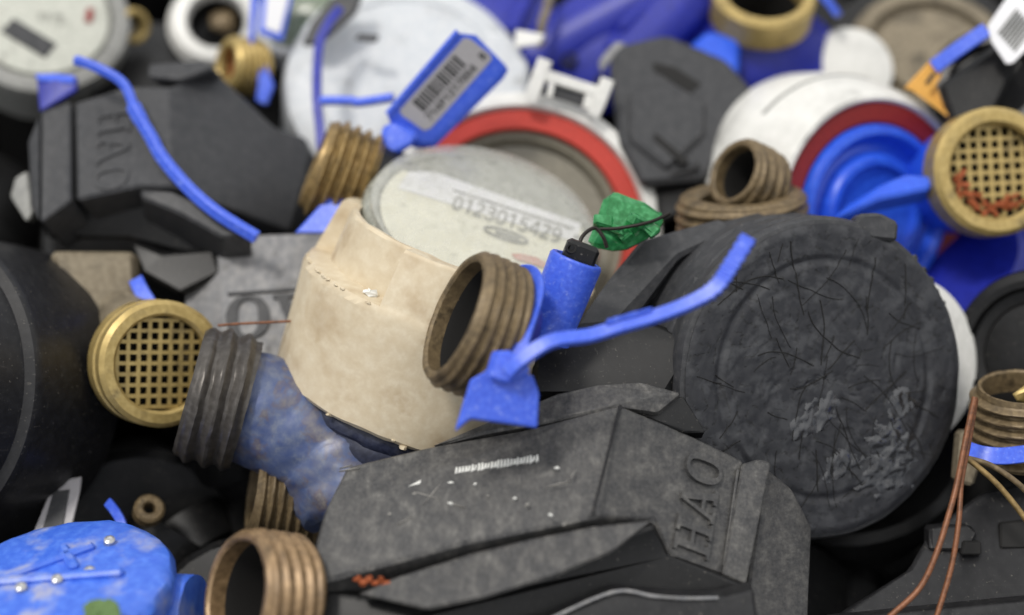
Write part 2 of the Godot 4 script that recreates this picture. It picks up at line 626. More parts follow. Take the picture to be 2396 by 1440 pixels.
func ground() -> void:
	# dark trodden earth below the heap, out to the horizon
	var s := Shape.new()
	var base := cam * (Vector3(0, 0, -(D + 1250.0)) * S)
	var n := FastNoiseLite.new()
	n.frequency = 14.0
	var edges := [-9.0, -3.0, -1.0, -0.5]
	for i in range(-12, 13):
		edges.append(i * 0.03)
	edges.append_array([0.5, 1.0, 3.0, 9.0])
	var h := func(x: float, z: float) -> Vector3:
		return Vector3(x, base.y + n.get_noise_2d(x, z) * 0.008, z)
	for i in edges.size() - 1:
		for j in edges.size() - 1:
			s.quad(h.call(edges[i], edges[j + 1]), h.call(edges[i + 1], edges[j + 1]), h.call(edges[i + 1], edges[j]), h.call(edges[i], edges[j]))
	var o := MeshInstance3D.new()
	o.name = "ground"
	for k in s.p.size():
		s.p[k] *= 1000.0
	o.mesh = s.mesh(0.001, 60.0)
	o.material_override = M.earth
	o.set_meta("kind", "structure")
	o.set_meta("label", "dark earth under the heap of meters")
	add_child(o)
	# the inside of the heap: filler meters, added in black so that the gaps look dark
	var one := Shape.new()
	one.lathe([Vector2(0, -160), Vector2(230, -160), Vector2(250, -140), Vector2(250, 60), Vector2(280, 80), Vector2(280, 130), Vector2(260, 150), Vector2(0, 160)], 28)
	one.lathe([Vector2(90, 0), Vector2(100, 300), Vector2(120, 300), Vector2(120, 400), Vector2(80, 400), Vector2(70, 300)], 20, frame(Vector3(0, 0, -60), Vector3(1, 0, 0)))
	one.lathe([Vector2(90, 0), Vector2(100, 300), Vector2(120, 300), Vector2(120, 400), Vector2(80, 400), Vector2(70, 300)], 20, frame(Vector3(0, 0, -60), Vector3(-1, 0, 0)))
	var mm := MultiMesh.new()
	mm.transform_format = MultiMesh.TRANSFORM_3D
	mm.mesh = one.mesh(S, 38.0)
	var spots := []
	rng.seed = 4
	for row in 7:
		for col in 8:
			var y := -420.0 + row * 330.0 + rng.randf_range(-60, 60)
			var x := -250.0 + col * 420.0 + (row % 2) * 200.0 + rng.randf_range(-60, 60)
			var d := 0.85 * (y - 800.0) - 800.0 + rng.randf_range(-40, 40)
			var b := Basis.from_euler(Vector3(rng.randf_range(-0.9, 0.9), rng.randf_range(-0.9, 0.9), rng.randf_range(0, TAU)))
			spots.append(Transform3D(cam.basis * b, pt(x, y, d)))
	mm.instance_count = spots.size()
	for k in spots.size():
		mm.set_instance_transform(k, spots[k])
	var mi := MultiMeshInstance3D.new()
	mi.name = "buried_meters"
	mi.multimesh = mm
	mi.material_override = M.black_plastic
	mi.set_meta("kind", "stuff")
	mi.set_meta("label", "filler mass of meters added in black to darken the gaps of the heap")
	add_child(mi)


const METERS := "scrapped water meters in the heap"
const SEALS := "blue plastic security seals"


# a pipe end with an outside thread; x stands at the mouth, its z pointing out of the bore
func pipe_end(x: Transform3D, r: float, bore: float, length: float, pitch: float, deep: float, m: Material, parent: Node = null, called := "threaded_end", inner: Material = null) -> MeshInstance3D:
	var s := Shape.new()
	deep *= 1.25
	pitch *= 0.86
	s.thread(r, -length, -deep * 0.6, pitch, deep, 80, x)
	var k := (r - deep - bore) * 0.25
	s.lathe([Vector2(r - deep, -deep * 0.6), Vector2(r - deep - k, 0), Vector2(bore + k, 0), Vector2(bore, -k), Vector2(bore, -length * 0.45)], 80, x)
	s.warp(dent(1.6, 45.0, int(r)))
	var o := part(called, s, m, parent, 24.0)
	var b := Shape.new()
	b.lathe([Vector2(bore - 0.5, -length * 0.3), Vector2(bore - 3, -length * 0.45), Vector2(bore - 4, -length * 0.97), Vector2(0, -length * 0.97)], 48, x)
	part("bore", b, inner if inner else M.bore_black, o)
	return o


func plain_ring(x: Transform3D, r: float, bore: float, length: float, m: Material, parent: Node = null, called := "ring", groove := 0.0) -> MeshInstance3D:
	var s := Shape.new()
	var k := (r - bore) * 0.28
	var prof := [Vector2(bore, -length), Vector2(r - k, -length), Vector2(r, -length + k)]
	if groove > 0.0:
		var g := -length * 0.45
		prof.append_array([Vector2(r, g - groove), Vector2(r - groove, g - groove * 0.6), Vector2(r - groove, g + groove * 0.6), Vector2(r - 1, g + groove)])
	prof.append_array([Vector2(r, -k), Vector2(r - k, 0), Vector2(bore + k * 0.6, 0), Vector2(bore, -k * 0.6), Vector2(bore, -length)])
	s.lathe(prof, 80, x)
	s.warp(dent(1.5, 60.0, int(r) + 3))
	return part(called, s, m, parent, 32.0)


func top_row() -> void:
	# grey register lying in the far left corner
	thing("water_meter", "grey white meter dial with a red mark and dark window, behind blue tie", "water meter", 95, 40, -780, Vector3(0.22, 0.42, 0.88), Vector3(1, -0.5, 0), METERS)
	var s := Shape.new()
	s.lathe([Vector2(0, -150), Vector2(190, -150), Vector2(190, -60), Vector2(202, -50), Vector2(202, -6), Vector2(190, 2), Vector2(168, 4), Vector2(160, -14), Vector2(0, -14)])
	part("housing", s, M.grey_plastic)
	s = Shape.new()
	s.lathe([Vector2(158, -13), Vector2(154, 0), Vector2(120, 4), Vector2(0, 6)], 48)
	var dial := part("dial", s, M.old_dial)
	part("counter_window", Shape.new().box(Vector3(118, 46, 6), Transform3D(Basis.from_euler(Vector3(0, 0, -0.08)), Vector3(10, -68, 7)), 2.0), M.black_grey, dial)
	part("red_mark", Shape.new().box(Vector3(16, 40, 3), Transform3D(Basis.from_euler(Vector3(0, 0, 0.4)), Vector3(92, 60, 7)), 1.0), M.dark_red, dial)
	part("slot", Shape.new().box(Vector3(24, 90, 8), Transform3D(Basis.from_euler(Vector3(0, 0, -0.35)), Vector3(-172, -72, -6)), 3.0), M.black_plastic)
	# black lumps, small brass bits and a pale lid at the top, left of centre
	thing("brass_nut", "small yellow brass nut lying among black parts beside the grey dial", "nut", 318, 62, -880, Vector3(0.7, -0.2, 0.6))
	plain_ring(Transform3D.IDENTITY, 42, 26, 40, M.brass_bright, null, "hexagon_body", 5)
	thing("water_meter", "black meter housing with a round top, behind the left black flip cover", "water meter", 345, 150, -930, Vector3(0.1, 0.6, 0.7), Vector3(1, 0, 0), METERS)
	s = Shape.new()
	s.lathe([Vector2(0, -190), Vector2(150, -190), Vector2(165, -30), Vector2(150, 0), Vector2(0, 6)], 40)
	part("housing", s, M.black_plastic)
	part("lug", Shape.new().box(Vector3(80, 60, 60), Transform3D(Basis.IDENTITY, Vector3(120, -60, 20)), 8.0), M.black_grey)
	thing("water_meter", "white rimmed meter with a dark open brass mouth at the top edge", "water meter", 505, 45, -950, Vector3(0.1, 0.25, 0.95), Vector3(1, 0, 0), METERS)
	s = Shape.new()
	s.lathe([Vector2(70, -60), Vector2(112, -60), Vector2(116, -30), Vector2(100, -4), Vector2(72, 0), Vector2(66, -10), Vector2(66, -60)], 56)
	part("rim", s, M.white_plastic)
	s = Shape.new()
	s.lathe([Vector2(67, -20), Vector2(60, -110), Vector2(0, -110)], 40)
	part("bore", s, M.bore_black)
	part("brass_insert", Shape.new().ball(Vector3(34, 28, 16), Transform3D(Basis.IDENTITY, Vector3(14, 14, -40)), 14).warp(dent(8, 20, 3)), M.brass_dull)
	part("housing", Shape.new().lathe([Vector2(0, -260), Vector2(100, -260), Vector2(108, -58)], 40), M.white_dirty)
	thing("brass_coupling", "small brass pipe end with an orange rusty mouth beside a blue tag", "pipe fitting", 528, 148, -690, Vector3(-0.72, 0.05, 0.55))
	pipe_end(Transform3D.IDENTITY, 68, 40, 92, 17, 6, M.brass_bright, null, "threaded_end", M.rubber_rust)
	# blue tag standing at the top
	var tag := thing("seal_tag", "long blue seal tag with a white bar code label beside green glass, upper left", "seal tag", 620, 100, -740, Vector3(-0.2, 0.3, 0.93), Vector3(1, 0.1, 0), SEALS)
	part("plate", Shape.new().slab(ats([[612, -60, -705], [596, 60, -690], [592, 100, -685], [618, 142, -680], [640, 200, -670], [622, 246, -663], [598, 236, -663], [604, 190, -670], [580, 120, -685], [584, 40, -695], [590, -60, -710]]).map(func(v): return v), way(Vector3(0, 0, -14)), 3.0), M.seal_blue, tag)
	part("flag", Shape.new().slab(ats([[604, 78, -678], [660, 96, -678], [682, 0, -690], [690, -60, -697], [616, -60, -697]]), way(Vector3(0, 0, -12)), 3.0), M.seal_blue, tag)
	part("label", Shape.new().slab(ats([[618, 66, -674], [654, 78, -674], [674, 0, -685], [680, -60, -693], [628, -60, -693]]), way(Vector3(0, 0, -3)), 1.0), M.white_label, tag)
	thing("water_meter", "meter with a scratched greenish glass top behind the blue tag", "water meter", 695, 30, -830, Vector3(-0.2, 0.3, 0.9), Vector3(1, 0, 0), METERS)
	s = Shape.new()
	s.lathe([Vector2(0, -120), Vector2(110, -120), Vector2(110, -10), Vector2(96, 2), Vector2(0, 8)], 48)
	part("housing", s, M.white_dirty)
	s = Shape.new()
	s.lathe([Vector2(90, 4), Vector2(70, 16), Vector2(0, 22)], 48)
	part("glass", s, skin("green_glass", Color(0.24, 0.3, 0.22), Color(0.72, 0.74, 0.68), 9.0, 0.2, 0.0, 41))
	# big white round housing
	thing("water_meter", "large round greyish white meter housing wrapped by a blue strap", "water meter", 960, 195, -720, Vector3(0.16, 0.34, 0.92), Vector3(1, 0, 0), METERS)
	s = Shape.new()
	s.lathe([Vector2(0, -260), Vector2(278, -260), Vector2(290, -250), Vector2(296, -60), Vector2(288, -24), Vector2(262, -8), Vector2(230, -2), Vector2(222, -8), Vector2(214, 0), Vector2(120, 8), Vector2(0, 12)], 96)
	part("housing", s, M.white_dirty)
	part("hinge_box", Shape.new().slab(ats([[1120, 240, -600], [1232, 240, -600], [1238, 150, -610], [1190, 78, -630], [1125, 72, -630]]), way(Vector3(0, -10, -160)), 10.0), M.white_dirty)
	part("recess_plate", Shape.new().slab(ats([[706, 106, -628], [752, 100, -622], [830, 30, -640], [850, -20, -660], [780, -10, -660], [728, 50, -640]]), way(Vector3(0, 0, -30)), 5.0), M.black_grey)
	part("notch", Shape.new().slab(ats([[828, 92, -606], [880, 98, -604], [888, 82, -606], [840, 78, -610]]), way(Vector3(0, 0, -14)), 3.0), M.black_grey)
	part("white_patch", Shape.new().slab(ats([[1204, 112, -580], [1262, 104, -580], [1276, 80, -584], [1206, 68, -590]]), way(Vector3(0, 0, -20)), 4.0), M.white_plastic)
	# deep blue bodies along the top
	thing("water_meter", "deep blue plastic meter body with bolt holes behind the white housing", "water meter", 1400, 60, -900, Vector3(-0.25, 0.35, 0.9), Vector3(1, 0.35, 0), METERS)
	s = Shape.new()
	s.lathe([Vector2(0, -170), Vector2(64, -170), Vector2(78, -150), Vector2(78, 170), Vector2(60, 190), Vector2(0, 190)], 40, frame(Vector3(-20, 10, -30), Vector3(1, 0.12, 0)))
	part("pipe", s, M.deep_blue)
	s = Shape.new()
	s.lathe([Vector2(0, -100), Vector2(130, -100), Vector2(150, -80), Vector2(150, -30), Vector2(128, -10), Vector2(90, 6), Vector2(0, 20)], 48, frame(Vector3(0, -60, 0), Vector3(0.1, -0.3, 0.9)))
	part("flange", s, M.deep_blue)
	for k in [[-92, -78], [74, -30], [-40, -170]]:
		part("bolt_hole", Shape.new().lathe([Vector2(20, -4), Vector2(18, 4), Vector2(12, 4), Vector2(10, -10), Vector2(0, -10)], 20, Transform3D(Basis.IDENTITY, Vector3(k[0], k[1] + 10, 22))), M.bore_black)
	thing("water_meter", "blue plastic meter lying on its side at the top edge left of brass mouth", "water meter", 1560, 60, -840, Vector3(-0.5, 0.4, 0.8), Vector3(1, 0.5, 0), METERS)
	s = Shape.new()
	s.lathe([Vector2(0, -140), Vector2(66, -140), Vector2(84, -120), Vector2(84, 110), Vector2(60, 130), Vector2(0, 130)], 40, frame(Vector3.ZERO, Vector3(0.9, 0.2, 0.1)))
	s.warp(dent(10, 60, 9))
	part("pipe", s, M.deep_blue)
	part("rib", Shape.new().box(Vector3(180, 26, 40), Transform3D(Basis.from_euler(Vector3(0, 0, 0.15)), Vector3(0, 20, 70)), 6.0), M.deep_blue)
	thing("water_meter", "blue plastic meter body with ribs, behind the bracket at the top edge", "water meter", 1180, 0, -960, Vector3(0.1, 0.5, 0.8), Vector3(1, 0.2, 0), METERS)
	s = Shape.new()
	s.lathe([Vector2(0, -200), Vector2(120, -200), Vector2(140, -60), Vector2(120, -20), Vector2(60, 0), Vector2(0, 4)], 40)
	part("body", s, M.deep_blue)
	part("rib", Shape.new().box(Vector3(30, 190, 40), Transform3D(Basis.from_euler(Vector3(0, 0, -0.5)), Vector3(40, -30, 10)), 6.0), M.deep_blue)
	thing("twine", "short brown strand hanging over the blue plastic at the top", "twine", 1275, 40, -800)
	part("strand", Shape.new().sweep(smooth(ats([[1290, -30, -820], [1280, 20, -800], [1268, 60, -790], [1262, 110, -800]]), 6), round_section(11), way(Vector3(0, 0, 1))), M.tan)
	# blue meter with a brass mouth looking up
	thing("water_meter", "blue meter with a broad yellow brass mouth pointing up at the top edge", "water meter", 1790, -22, -700, Vector3(0.02, 0.62, 0.78), Vector3(1, 0, 0), METERS)
	plain_ring(Transform3D.IDENTITY, 122, 92, 84, M.brass_bright, null, "brass_mouth")
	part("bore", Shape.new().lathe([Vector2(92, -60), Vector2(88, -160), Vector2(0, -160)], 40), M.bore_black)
	s = Shape.new()
	s.lathe([Vector2(100, -80), Vector2(112, -100), Vector2(170, -150), Vector2(225, -220), Vector2(250, -300), Vector2(250, -420), Vector2(0, -420)].map(func(v): return v), 64)
	s.p.reverse()
	s.warp(func(v): return Vector3(v.x * 1.12, v.y * 0.85, v.z))
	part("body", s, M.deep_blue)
	part("side_web", Shape.new().slab(ats([[1610, 110, -660], [1640, 170, -640], [1700, 200, -630], [1730, 180, -640], [1735, 90, -690], [1660, 70, -690]]), way(Vector3(0, 0, -60)), 12.0), M.body_blue)
	thing("water_meter", "white lidded meter half hidden between blue funnel and tan brass disc", "water meter", 2010, 150, -800, Vector3(0.25, 0.2, 0.92), Vector3(1, 0, 0), METERS)
	s = Shape.new()
	s.lathe([Vector2(0, -140), Vector2(96, -140), Vector2(102, -30), Vector2(90, -4), Vector2(0, 6)], 48)
	part("lid", s, M.white_plastic)
	thing("water_meter", "tan brass meter cap inside a black ring at top right", "water meter", 2178, 110, -900, Vector3(-0.05, 0.5, 0.86), Vector3(1, 0, 0), METERS)
	s = Shape.new()
	s.lathe([Vector2(0, -150), Vector2(240, -150), Vector2(250, -60), Vector2(236, -30), Vector2(190, -30), Vector2(186, -60)], 72)
	part("ring", s, M.black_plastic)
	s = Shape.new()
	s.lathe([Vector2(188, -60), Vector2(186, -14), Vector2(172, -4), Vector2(146, -6), Vector2(142, -30), Vector2(128, -34), Vector2(122, -10), Vector2(60, 0), Vector2(0, 2)], 72)
	part("cap", s, M.tan)
	thing("blue_strap", "short blue strap end poking up beside the brass mouth", "strap", 1945, 10, -760)
	part("strap", Shape.new().sweep(smooth(ats([[1905, -30, -790], [1935, 0, -760], [1962, 36, -750]]), 6), strap_section(16, 6), way(Vector3(0.3, 0.9, 0.3))), M.seal_blue)


func middle_back() -> void:
	# white and red ring behind the glass topped meter, with its bracket
	thing("water_meter", "meter with a white rim, wide red ring and white bracket behind the dial", "water meter", 1212, 545, -440, Vector3(0.03, 0.12, 0.99), Vector3(1, 0, 0), METERS)
	var s := Shape.new()
	s.lathe([Vector2(0, -220), Vector2(324, -220), Vector2(338, -200), Vector2(344, -30), Vector2(338, -6), Vector2(326, 3), Vector2(306, 3), Vector2(300, -8), Vector2(300, -40)], 96)
	var rim := part("white_rim", s, M.white_plastic)
	s = Shape.new()
	s.lathe([Vector2(301, -16), Vector2(298, -12), Vector2(254, -12), Vector2(250, -18), Vector2(248, -60)], 96)
	part("red_ring", s, M.red)
	s = Shape.new()
	s.lathe([Vector2(249, -30), Vector2(232, -40), Vector2(222, -66), Vector2(120, -76), Vector2(0, -80)], 72)
	part("lens", s, M.lens_taupe)
	var b := Shape.new()
	b.sweep(ats([[1240, 236, -446], [1252, 205, -440], [1276, 140, -440]]), strap_section(17, 12), way(Vector3(0, 0, 1)))
	part("bracket_post", b, M.white_plastic, rim)
	b = Shape.new()
	b.sweep(ats([[1388, 270, -446], [1402, 240, -440], [1422, 186, -440]]), strap_section(16, 12), way(Vector3(0, 0, 1)))
	part("bracket_post", b, M.white_plastic, rim)
	b = Shape.new()
	b.sweep(ats([[1274, 176, -440], [1412, 220, -440]]), strap_section(13, 10), way(Vector3(0, 0, 1)))
	part("bracket_bar", b, M.white_plastic, rim)
	part("bracket_web", Shape.new().slab(ats([[1292, 186, -446], [1288, 226, -446], [1370, 252, -446], [1380, 214, -446]]), way(Vector3(0, 0, -8)), 3.0), M.black_grey, rim)
	b = Shape.new()
	b.sweep(ats([[1384, 206, -442], [1372, 254, -442]]), strap_section(10, 9), way(Vector3(0, 0, 1)))
	part("bracket_post", b, M.white_plastic, rim)
	b = Shape.new()
	b.sweep(ats([[1294, 180, -442], [1286, 226, -442]]), strap_section(7, 9), way(Vector3(0, 0, 1)))
	part("bracket_post", b, M.white_plastic, rim)
	# black slotted housing
	thing("meter_cover", "black slotted plastic housing between the two red ringed meters", "meter cover", 1590, 260, -560)
	s = Shape.new()
	var face := way(Vector3(0.12, 0.42, 0.9))
	var c1 := at(1600, 250, -530)
	var v := [[1426, 148], [1446, 330], [1502, 432], [1650, 420], [1790, 240], [1700, 138], [1560, 78], [1450, 104]].map(func(k): return hit(k[0], k[1], c1, face))
	s.slab(v, way(Vector3(20, -40, -200)), 12.0)
	var body := part("body", s, M.black_grey)
	var onto := func(list: Array, lift: float) -> Array:
		return list.map(func(k): return hit(k[0], k[1], c1, face) + face * lift)
	part("raised_panel", Shape.new().slab(onto.call([[1472, 226], [1470, 330], [1560, 402], [1648, 320], [1650, 244], [1560, 190]], 14.0), -face * 50.0, 8.0), M.black_grey, body)
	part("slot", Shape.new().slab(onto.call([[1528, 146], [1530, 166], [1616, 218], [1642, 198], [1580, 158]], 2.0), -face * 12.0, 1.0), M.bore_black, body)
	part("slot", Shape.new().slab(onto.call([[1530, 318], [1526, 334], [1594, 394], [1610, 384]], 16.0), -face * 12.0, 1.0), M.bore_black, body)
	part("clip", Shape.new().slab(ats([[1408, 168, -590], [1440, 130, -600], [1466, 100, -620], [1440, 96, -625], [1402, 140, -600]]), way(Vector3(0, 0, -40)), 5.0), M.grey_dusty, body)
	part("lower_rib", Shape.new().slab(ats([[1546, 410, -440], [1540, 425, -430], [1640, 394, -430], [1640, 378, -440]]), way(Vector3(0, 0, -50)), 4.0), M.black_smooth, body)
	thing("meter_cover", "dark black plastic piece wedged below the slotted black housing", "meter cover", 1600, 450, -500)
	part("body", Shape.new().slab(ats([[1530, 430, -480], [1545, 520, -420], [1680, 470, -420], [1660, 390, -500]]), way(Vector3(0, -20, -120)), 10.0), M.black_plastic)
	# white cap with red ring and blue inside
	var a := Vector3(0.42, -0.1, 0.9)
	thing("water_meter", "meter with a broad white cap, dark red ring and ridged blue inner cover", "water meter", 2055, 500, -400, a, Vector3(1, 0, 0), METERS)
	s = Shape.new()
	s.lathe([Vector2(0, -320), Vector2(322, -320), Vector2(336, -300), Vector2(336, -220), Vector2(330, -160), Vector2(306, -70), Vector2(285, -14), Vector2(276, -2), Vector2(266, 0), Vector2(260, -8), Vector2(258, -40)], 96)
	var cap := part("white_cap", s, M.white_plastic)
	s = Shape.new()
	s.lathe([Vector2(326, -150), Vector2(328.5, -148), Vector2(325.5, -138), Vector2(322, -138)], 40, Transform3D.IDENTITY, 1.35, 2.35)
	part("slot", s, M.grey_plastic, cap)  # grey band painted for the shadow inside the slit
	s = Shape.new()
	s.lathe([Vector2(260, -12), Vector2(256, -8), Vector2(216, -12), Vector2(210, -18), Vector2(208, -60)], 96)
	part("red_ring", s, M.dark_red)
	s = Shape.new()
	s.lathe([Vector2(209, -40), Vector2(209, -8), Vector2(200, 4), Vector2(186, 6), Vector2(178, -2), Vector2(170, -28), Vector2(160, -34), Vector2(146, -30), Vector2(138, -8), Vector2(128, 0), Vector2(114, 0), Vector2(108, -16), Vector2(60, -20), Vector2(0, -22)], 80)
	part("blue_cover", s, M.body_blue)
	part("hinge", Shape.new().slab(ats([[1940, 520, -250], [2060, 465, -240], [2180, 440, -240], [2190, 410, -260], [2120, 405, -280], [2060, 430, -280], [1985, 475, -270]]), way(Vector3(0, -30, -60)), 8.0), M.body_blue)
	# double brass fitting in front of it
	thing("brass_coupling", "dull brass fitting with a small open mouth above a wide thread", "pipe fitting", 1735, 452, -230, Vector3(-0.08, 0.95, 0.3))
	pipe_end(Transform3D.IDENTITY, 156, 96, 150, 30, 9, M.brass_dull, null, "wide_thread")
	s = Shape.new()
	pipe_end(framex(at(1716, 402, -190), way(Vector3(-0.78, 0.28, 0.56)), way(Vector3(0.3, 0.9, 0))), 88, 64, 110, 34, 6, M.brass_dull, null, "small_mouth")


func left_side() -> void:
	var serif := SystemFont.new()
	serif.font_names = PackedStringArray(["Droid Serif"])
	serif.font_weight = 700
	# upper left flip cover
	thing("meter_cover", "dark grey angular flip cover with sideways raised letters, under the left blue tie", "meter cover", 390, 340, -300, Vector3(0, 0, 1), Vector3(1, 0, 0), "black plastic flip covers")
	var back := way(Vector3(20, -60, -150))
	var v := ats([[393, 202, -390], [494, 155, -530], [638, 296, -540], [716, 320, -570], [712, 420, -520], [677, 537, -440], [404, 438, -215], [321, 436, -215], [176, 468, -215], [172, 240, -400], [300, 202, -420]])
	var s := Shape.new().shell(v, [[0, 6, 5, 4, 3, 2, 1], [0, 10, 9, 8, 7, 6]], back, 7.0)
	s.warp(dent(3.0, 120.0, 5))
	var body := part("body", s, M.black_grey)
	part("end_bar", Shape.new().slab(ats([[95, 262, -375], [94, 520, -200], [164, 470, -212], [163, 236, -396]]), back, 5.0), M.black_grey, body)
	part("groove", Shape.new().slab(ats([[150, 250, -420], [150, 480, -250], [190, 462, -252], [190, 240, -425]]), way(Vector3(0, 0, -60)), 3.0), M.black_plastic, body)
	part("side", Shape.new().slab(ats([[92, 268, -385], [64, 330, -370], [70, 480, -270], [92, 519, -215]]), back, 5.0), M.black_grey, body)
	part("back_ridge", Shape.new().slab(ats([[345, 150, -430], [345, 182, -410], [420, 190, -410], [500, 160, -430], [470, 140, -450]]), way(Vector3(10, -10, -80)), 6.0), M.black_grey, body)
	part("lip", Shape.new().slab(ats([[326, 440, -225], [330, 462, -220], [420, 500, -195], [520, 556, -165], [592, 549, -165], [520, 505, -190], [404, 446, -220]]), way(Vector3(-20, -70, -140)), 6.0), M.black_grey, body)
	part("skirt", Shape.new().slab(ats([[92, 522, -330], [110, 560, -340], [300, 560, -330], [420, 590, -320], [540, 600, -310], [560, 540, -300], [330, 446, -310], [176, 476, -320]]), way(Vector3(0, 30, -200)), 8.0), M.black_plastic, body)
	var n: Vector3 = (v[8] - v[9]).cross(v[0] - v[9]).normalized()
	var up: Vector3 = (v[0] - v[9]).normalized()
	var x := frame(hit(262, 345, v[0], n) - n * 0.5, n, up)
	part("lettering", Shape.new().text("HAO", 112, 4, serif, x), M.black_grey, body)
	part("shard", Shape.new().slab(ats([[22, 460, -330], [34, 416, -340], [62, 400, -340], [76, 500, -280], [60, 520, -280]]), way(Vector3(0, 0, -60)), 5.0), M.grey_plastic)
	# pale grey cover left of the beige collar
	thing("meter_cover", "pale dusty grey cover with raised letters left of the beige collar", "meter cover", 640, 700, -200, Vector3(0, 0, 1), Vector3(1, 0, 0), "black plastic flip covers")
	v = ats([[522, 553, -290], [770, 543, -290], [790, 600, -270], [790, 920, -110], [620, 920, -110], [524, 790, -170], [520, 640, -245], [432, 650, -300], [430, 740, -250], [480, 860, -180]])
	s = Shape.new().shell(v, [[0, 6, 5, 4, 3, 2, 1], [0, 7, 8, 9, 5, 6]], way(Vector3(10, -40, -140)), 6.0)
	s.warp(dent(3.0, 110.0, 7))
	body = part("body", s, M.grey_dusty)
	n = (v[2] - v[0]).cross(v[5] - v[0]).normalized()
	if n.dot(way(Vector3(0, 0, 1))) < 0:
		n = -n
	up = (v[0] - v[5]).normalized()
	part("lettering", Shape.new().text("HAO", 150, 7, serif, frame(hit(700, 735, v[0], n) + n * 4.0, n, -up)), M.black_grey, body)
	part("raised_line", Shape.new().box(Vector3(170, 7, 7), frame(hit(618, 684, v[0], n) + n * 3.0, n, up), 1.5), M.black_grey, body)
	# big black lid cut by the left edge
	thing("water_meter", "large black round meter lid cut by the left edge of the picture", "water meter", -285, 900, 60, Vector3(-0.42, 0.1, 0.9), Vector3(1, 0, 0), METERS)
	s = Shape.new()
	s.lathe([Vector2(0, -420), Vector2(330, -420), Vector2(340, -400), Vector2(346, -120), Vector2(340, -100), Vector2(318, -92), Vector2(312, -60), Vector2(306, -14), Vector2(292, 0), Vector2(250, 4), Vector2(244, -4), Vector2(0, -6)].map(func(p): return Vector2(p.x * 1.12, p.y)), 96)
	part("lid", s, M.black_smooth)
	# brass ring with a sieve, on a tan body
	thing("water_meter", "tan meter with a yellow brass mouth holding a square mesh sieve, at left", "water meter", 382, 852, 0, Vector3(0.5, -0.02, 0.86), Vector3(1, 0.08, 0), METERS)
	plain_ring(Transform3D.IDENTITY, 150, 112, 118, M.brass_bright, null, "brass_mouth", 9)
	s = Shape.new()
	s.sieve(113, 25.5, 9, 8, Transform3D(Basis.from_euler(Vector3(0, 0, -0.12)), Vector3(0, 0, -26)))
	part("sieve", s, M.brass_bright)
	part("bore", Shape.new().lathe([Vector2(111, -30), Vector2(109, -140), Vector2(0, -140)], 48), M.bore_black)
	s = Shape.new().lathe([Vector2(120, -117), Vector2(96, -130), Vector2(84, -160), Vector2(84, -420), Vector2(0, -420)], 48, frame(Vector3.ZERO, way(Vector3(0.5, -0.34, 0.8))))
	s.p.reverse()
	s.warp(dent(5, 60, 2))
	part("neck", s, M.tan)
	part("shoulder", Shape.new().slab(ats([[112, 586, -210], [140, 680, -170], [230, 760, -150], [310, 720, -190], [314, 588, -220]]), way(Vector3(0, -20, -160)), 14.0).warp(dent(6, 70, 4)), M.tan)
	thing("blue_strap", "tip of a blue strap standing above the sieved brass mouth", "strap", 332, 680, -190)
	part("strap", Shape.new().sweep(smooth(ats([[318, 655, -200], [330, 680, -180], [350, 712, -160]]), 5), strap_section(17, 6), way(Vector3(0, 0.2, 1))), M.seal_blue)
	# things in the dark gap
	thing("meter_cover", "black cover buried in the gap below the upper left flip cover", "meter cover", 430, 600, -300)
	part("body", Shape.new().slab(ats([[300, 560, -290], [330, 640, -250], [420, 690, -230], [520, 640, -250], [500, 580, -270], [380, 590, -260]]), way(Vector3(0, -20, -120)), 10.0), M.black_plastic)
	thing("brass_coupling", "dark brass threaded end in shadow beneath the worn blue pipe", "pipe fitting", 650, 1150, -40, Vector3(-0.94, 0.16, 0.24))
	pipe_end(Transform3D(Basis.IDENTITY, Vector3(0, 0, 60)), 118, 84, 170, 27, 9, M.brass_dull)
	thing("brass_nut", "tan brass lump in the dark gap above the blue disc", "nut", 350, 1188, -60, Vector3(0.3, 0.5, 0.8))
	plain_ring(Transform3D.IDENTITY, 36, 14, 40, M.brass_dull, null, "body")
	thing("seal_tag", "grey tag with a dark bar code standing in the lower left gap", "seal tag", 140, 1180, -20, Vector3(0, 0, 1), Vector3(1, 0, 0), SEALS)
	var pl := part("plate", Shape.new().slab(ats([[70, 1262, 10], [126, 1128, -60], [190, 1116, -60], [186, 1150, -50], [160, 1262, 10]]), way(Vector3(0, 0, -8)), 2.0), M.label_grey)
	part("bar_code", Shape.new().slab(ats([[92, 1262, 15], [124, 1150, -46], [162, 1146, -46], [140, 1262, 15]]), way(Vector3(0, 0, -3)), 1.0), M.black_grey, pl)
	thing("blue_strap", "bent blue strap end sticking up behind the dirty blue disc", "strap", 270, 1210, 0)
	part("strap", Shape.new().sweep(smooth(ats([[252, 1176, -20], [268, 1196, 0], [284, 1225, 20], [288, 1260, 30]]), 5), strap_section(11, 5), way(Vector3(0, 0, 1))), M.seal_blue)
	# blue dirty meter in the lower left corner
	thing("water_meter", "dirty blue meter disc with ribs and screws in the lower left corner", "water meter", 125, 1358, 430, Vector3(-0.08, 0.9, 0.42), Vector3(1, 0.0, 0), METERS)
	s = Shape.new()
	s.lathe([Vector2(0, -90), Vector2(252, -90), Vector2(276, -70), Vector2(280, -30), Vector2(268, -10), Vector2(240, 2), Vector2(150, 8), Vector2(0, 10)].map(func(p): return p), 96)
	s.warp(dent(5, 90, 6))
	var disc := part("disc", s, M.blue_dirty)
	for k in [[-70, 30, 0.55, 330], [20, -10, 0.02, 300], [20, 70, -1.05, 110]]:
		part("rib", Shape.new().box(Vector3(k[3], 26, 22), Transform3D(Basis.from_euler(Vector3(0, 0, k[2])), Vector3(k[0], k[1], 13)), 7.0), M.blue_dirty, disc)
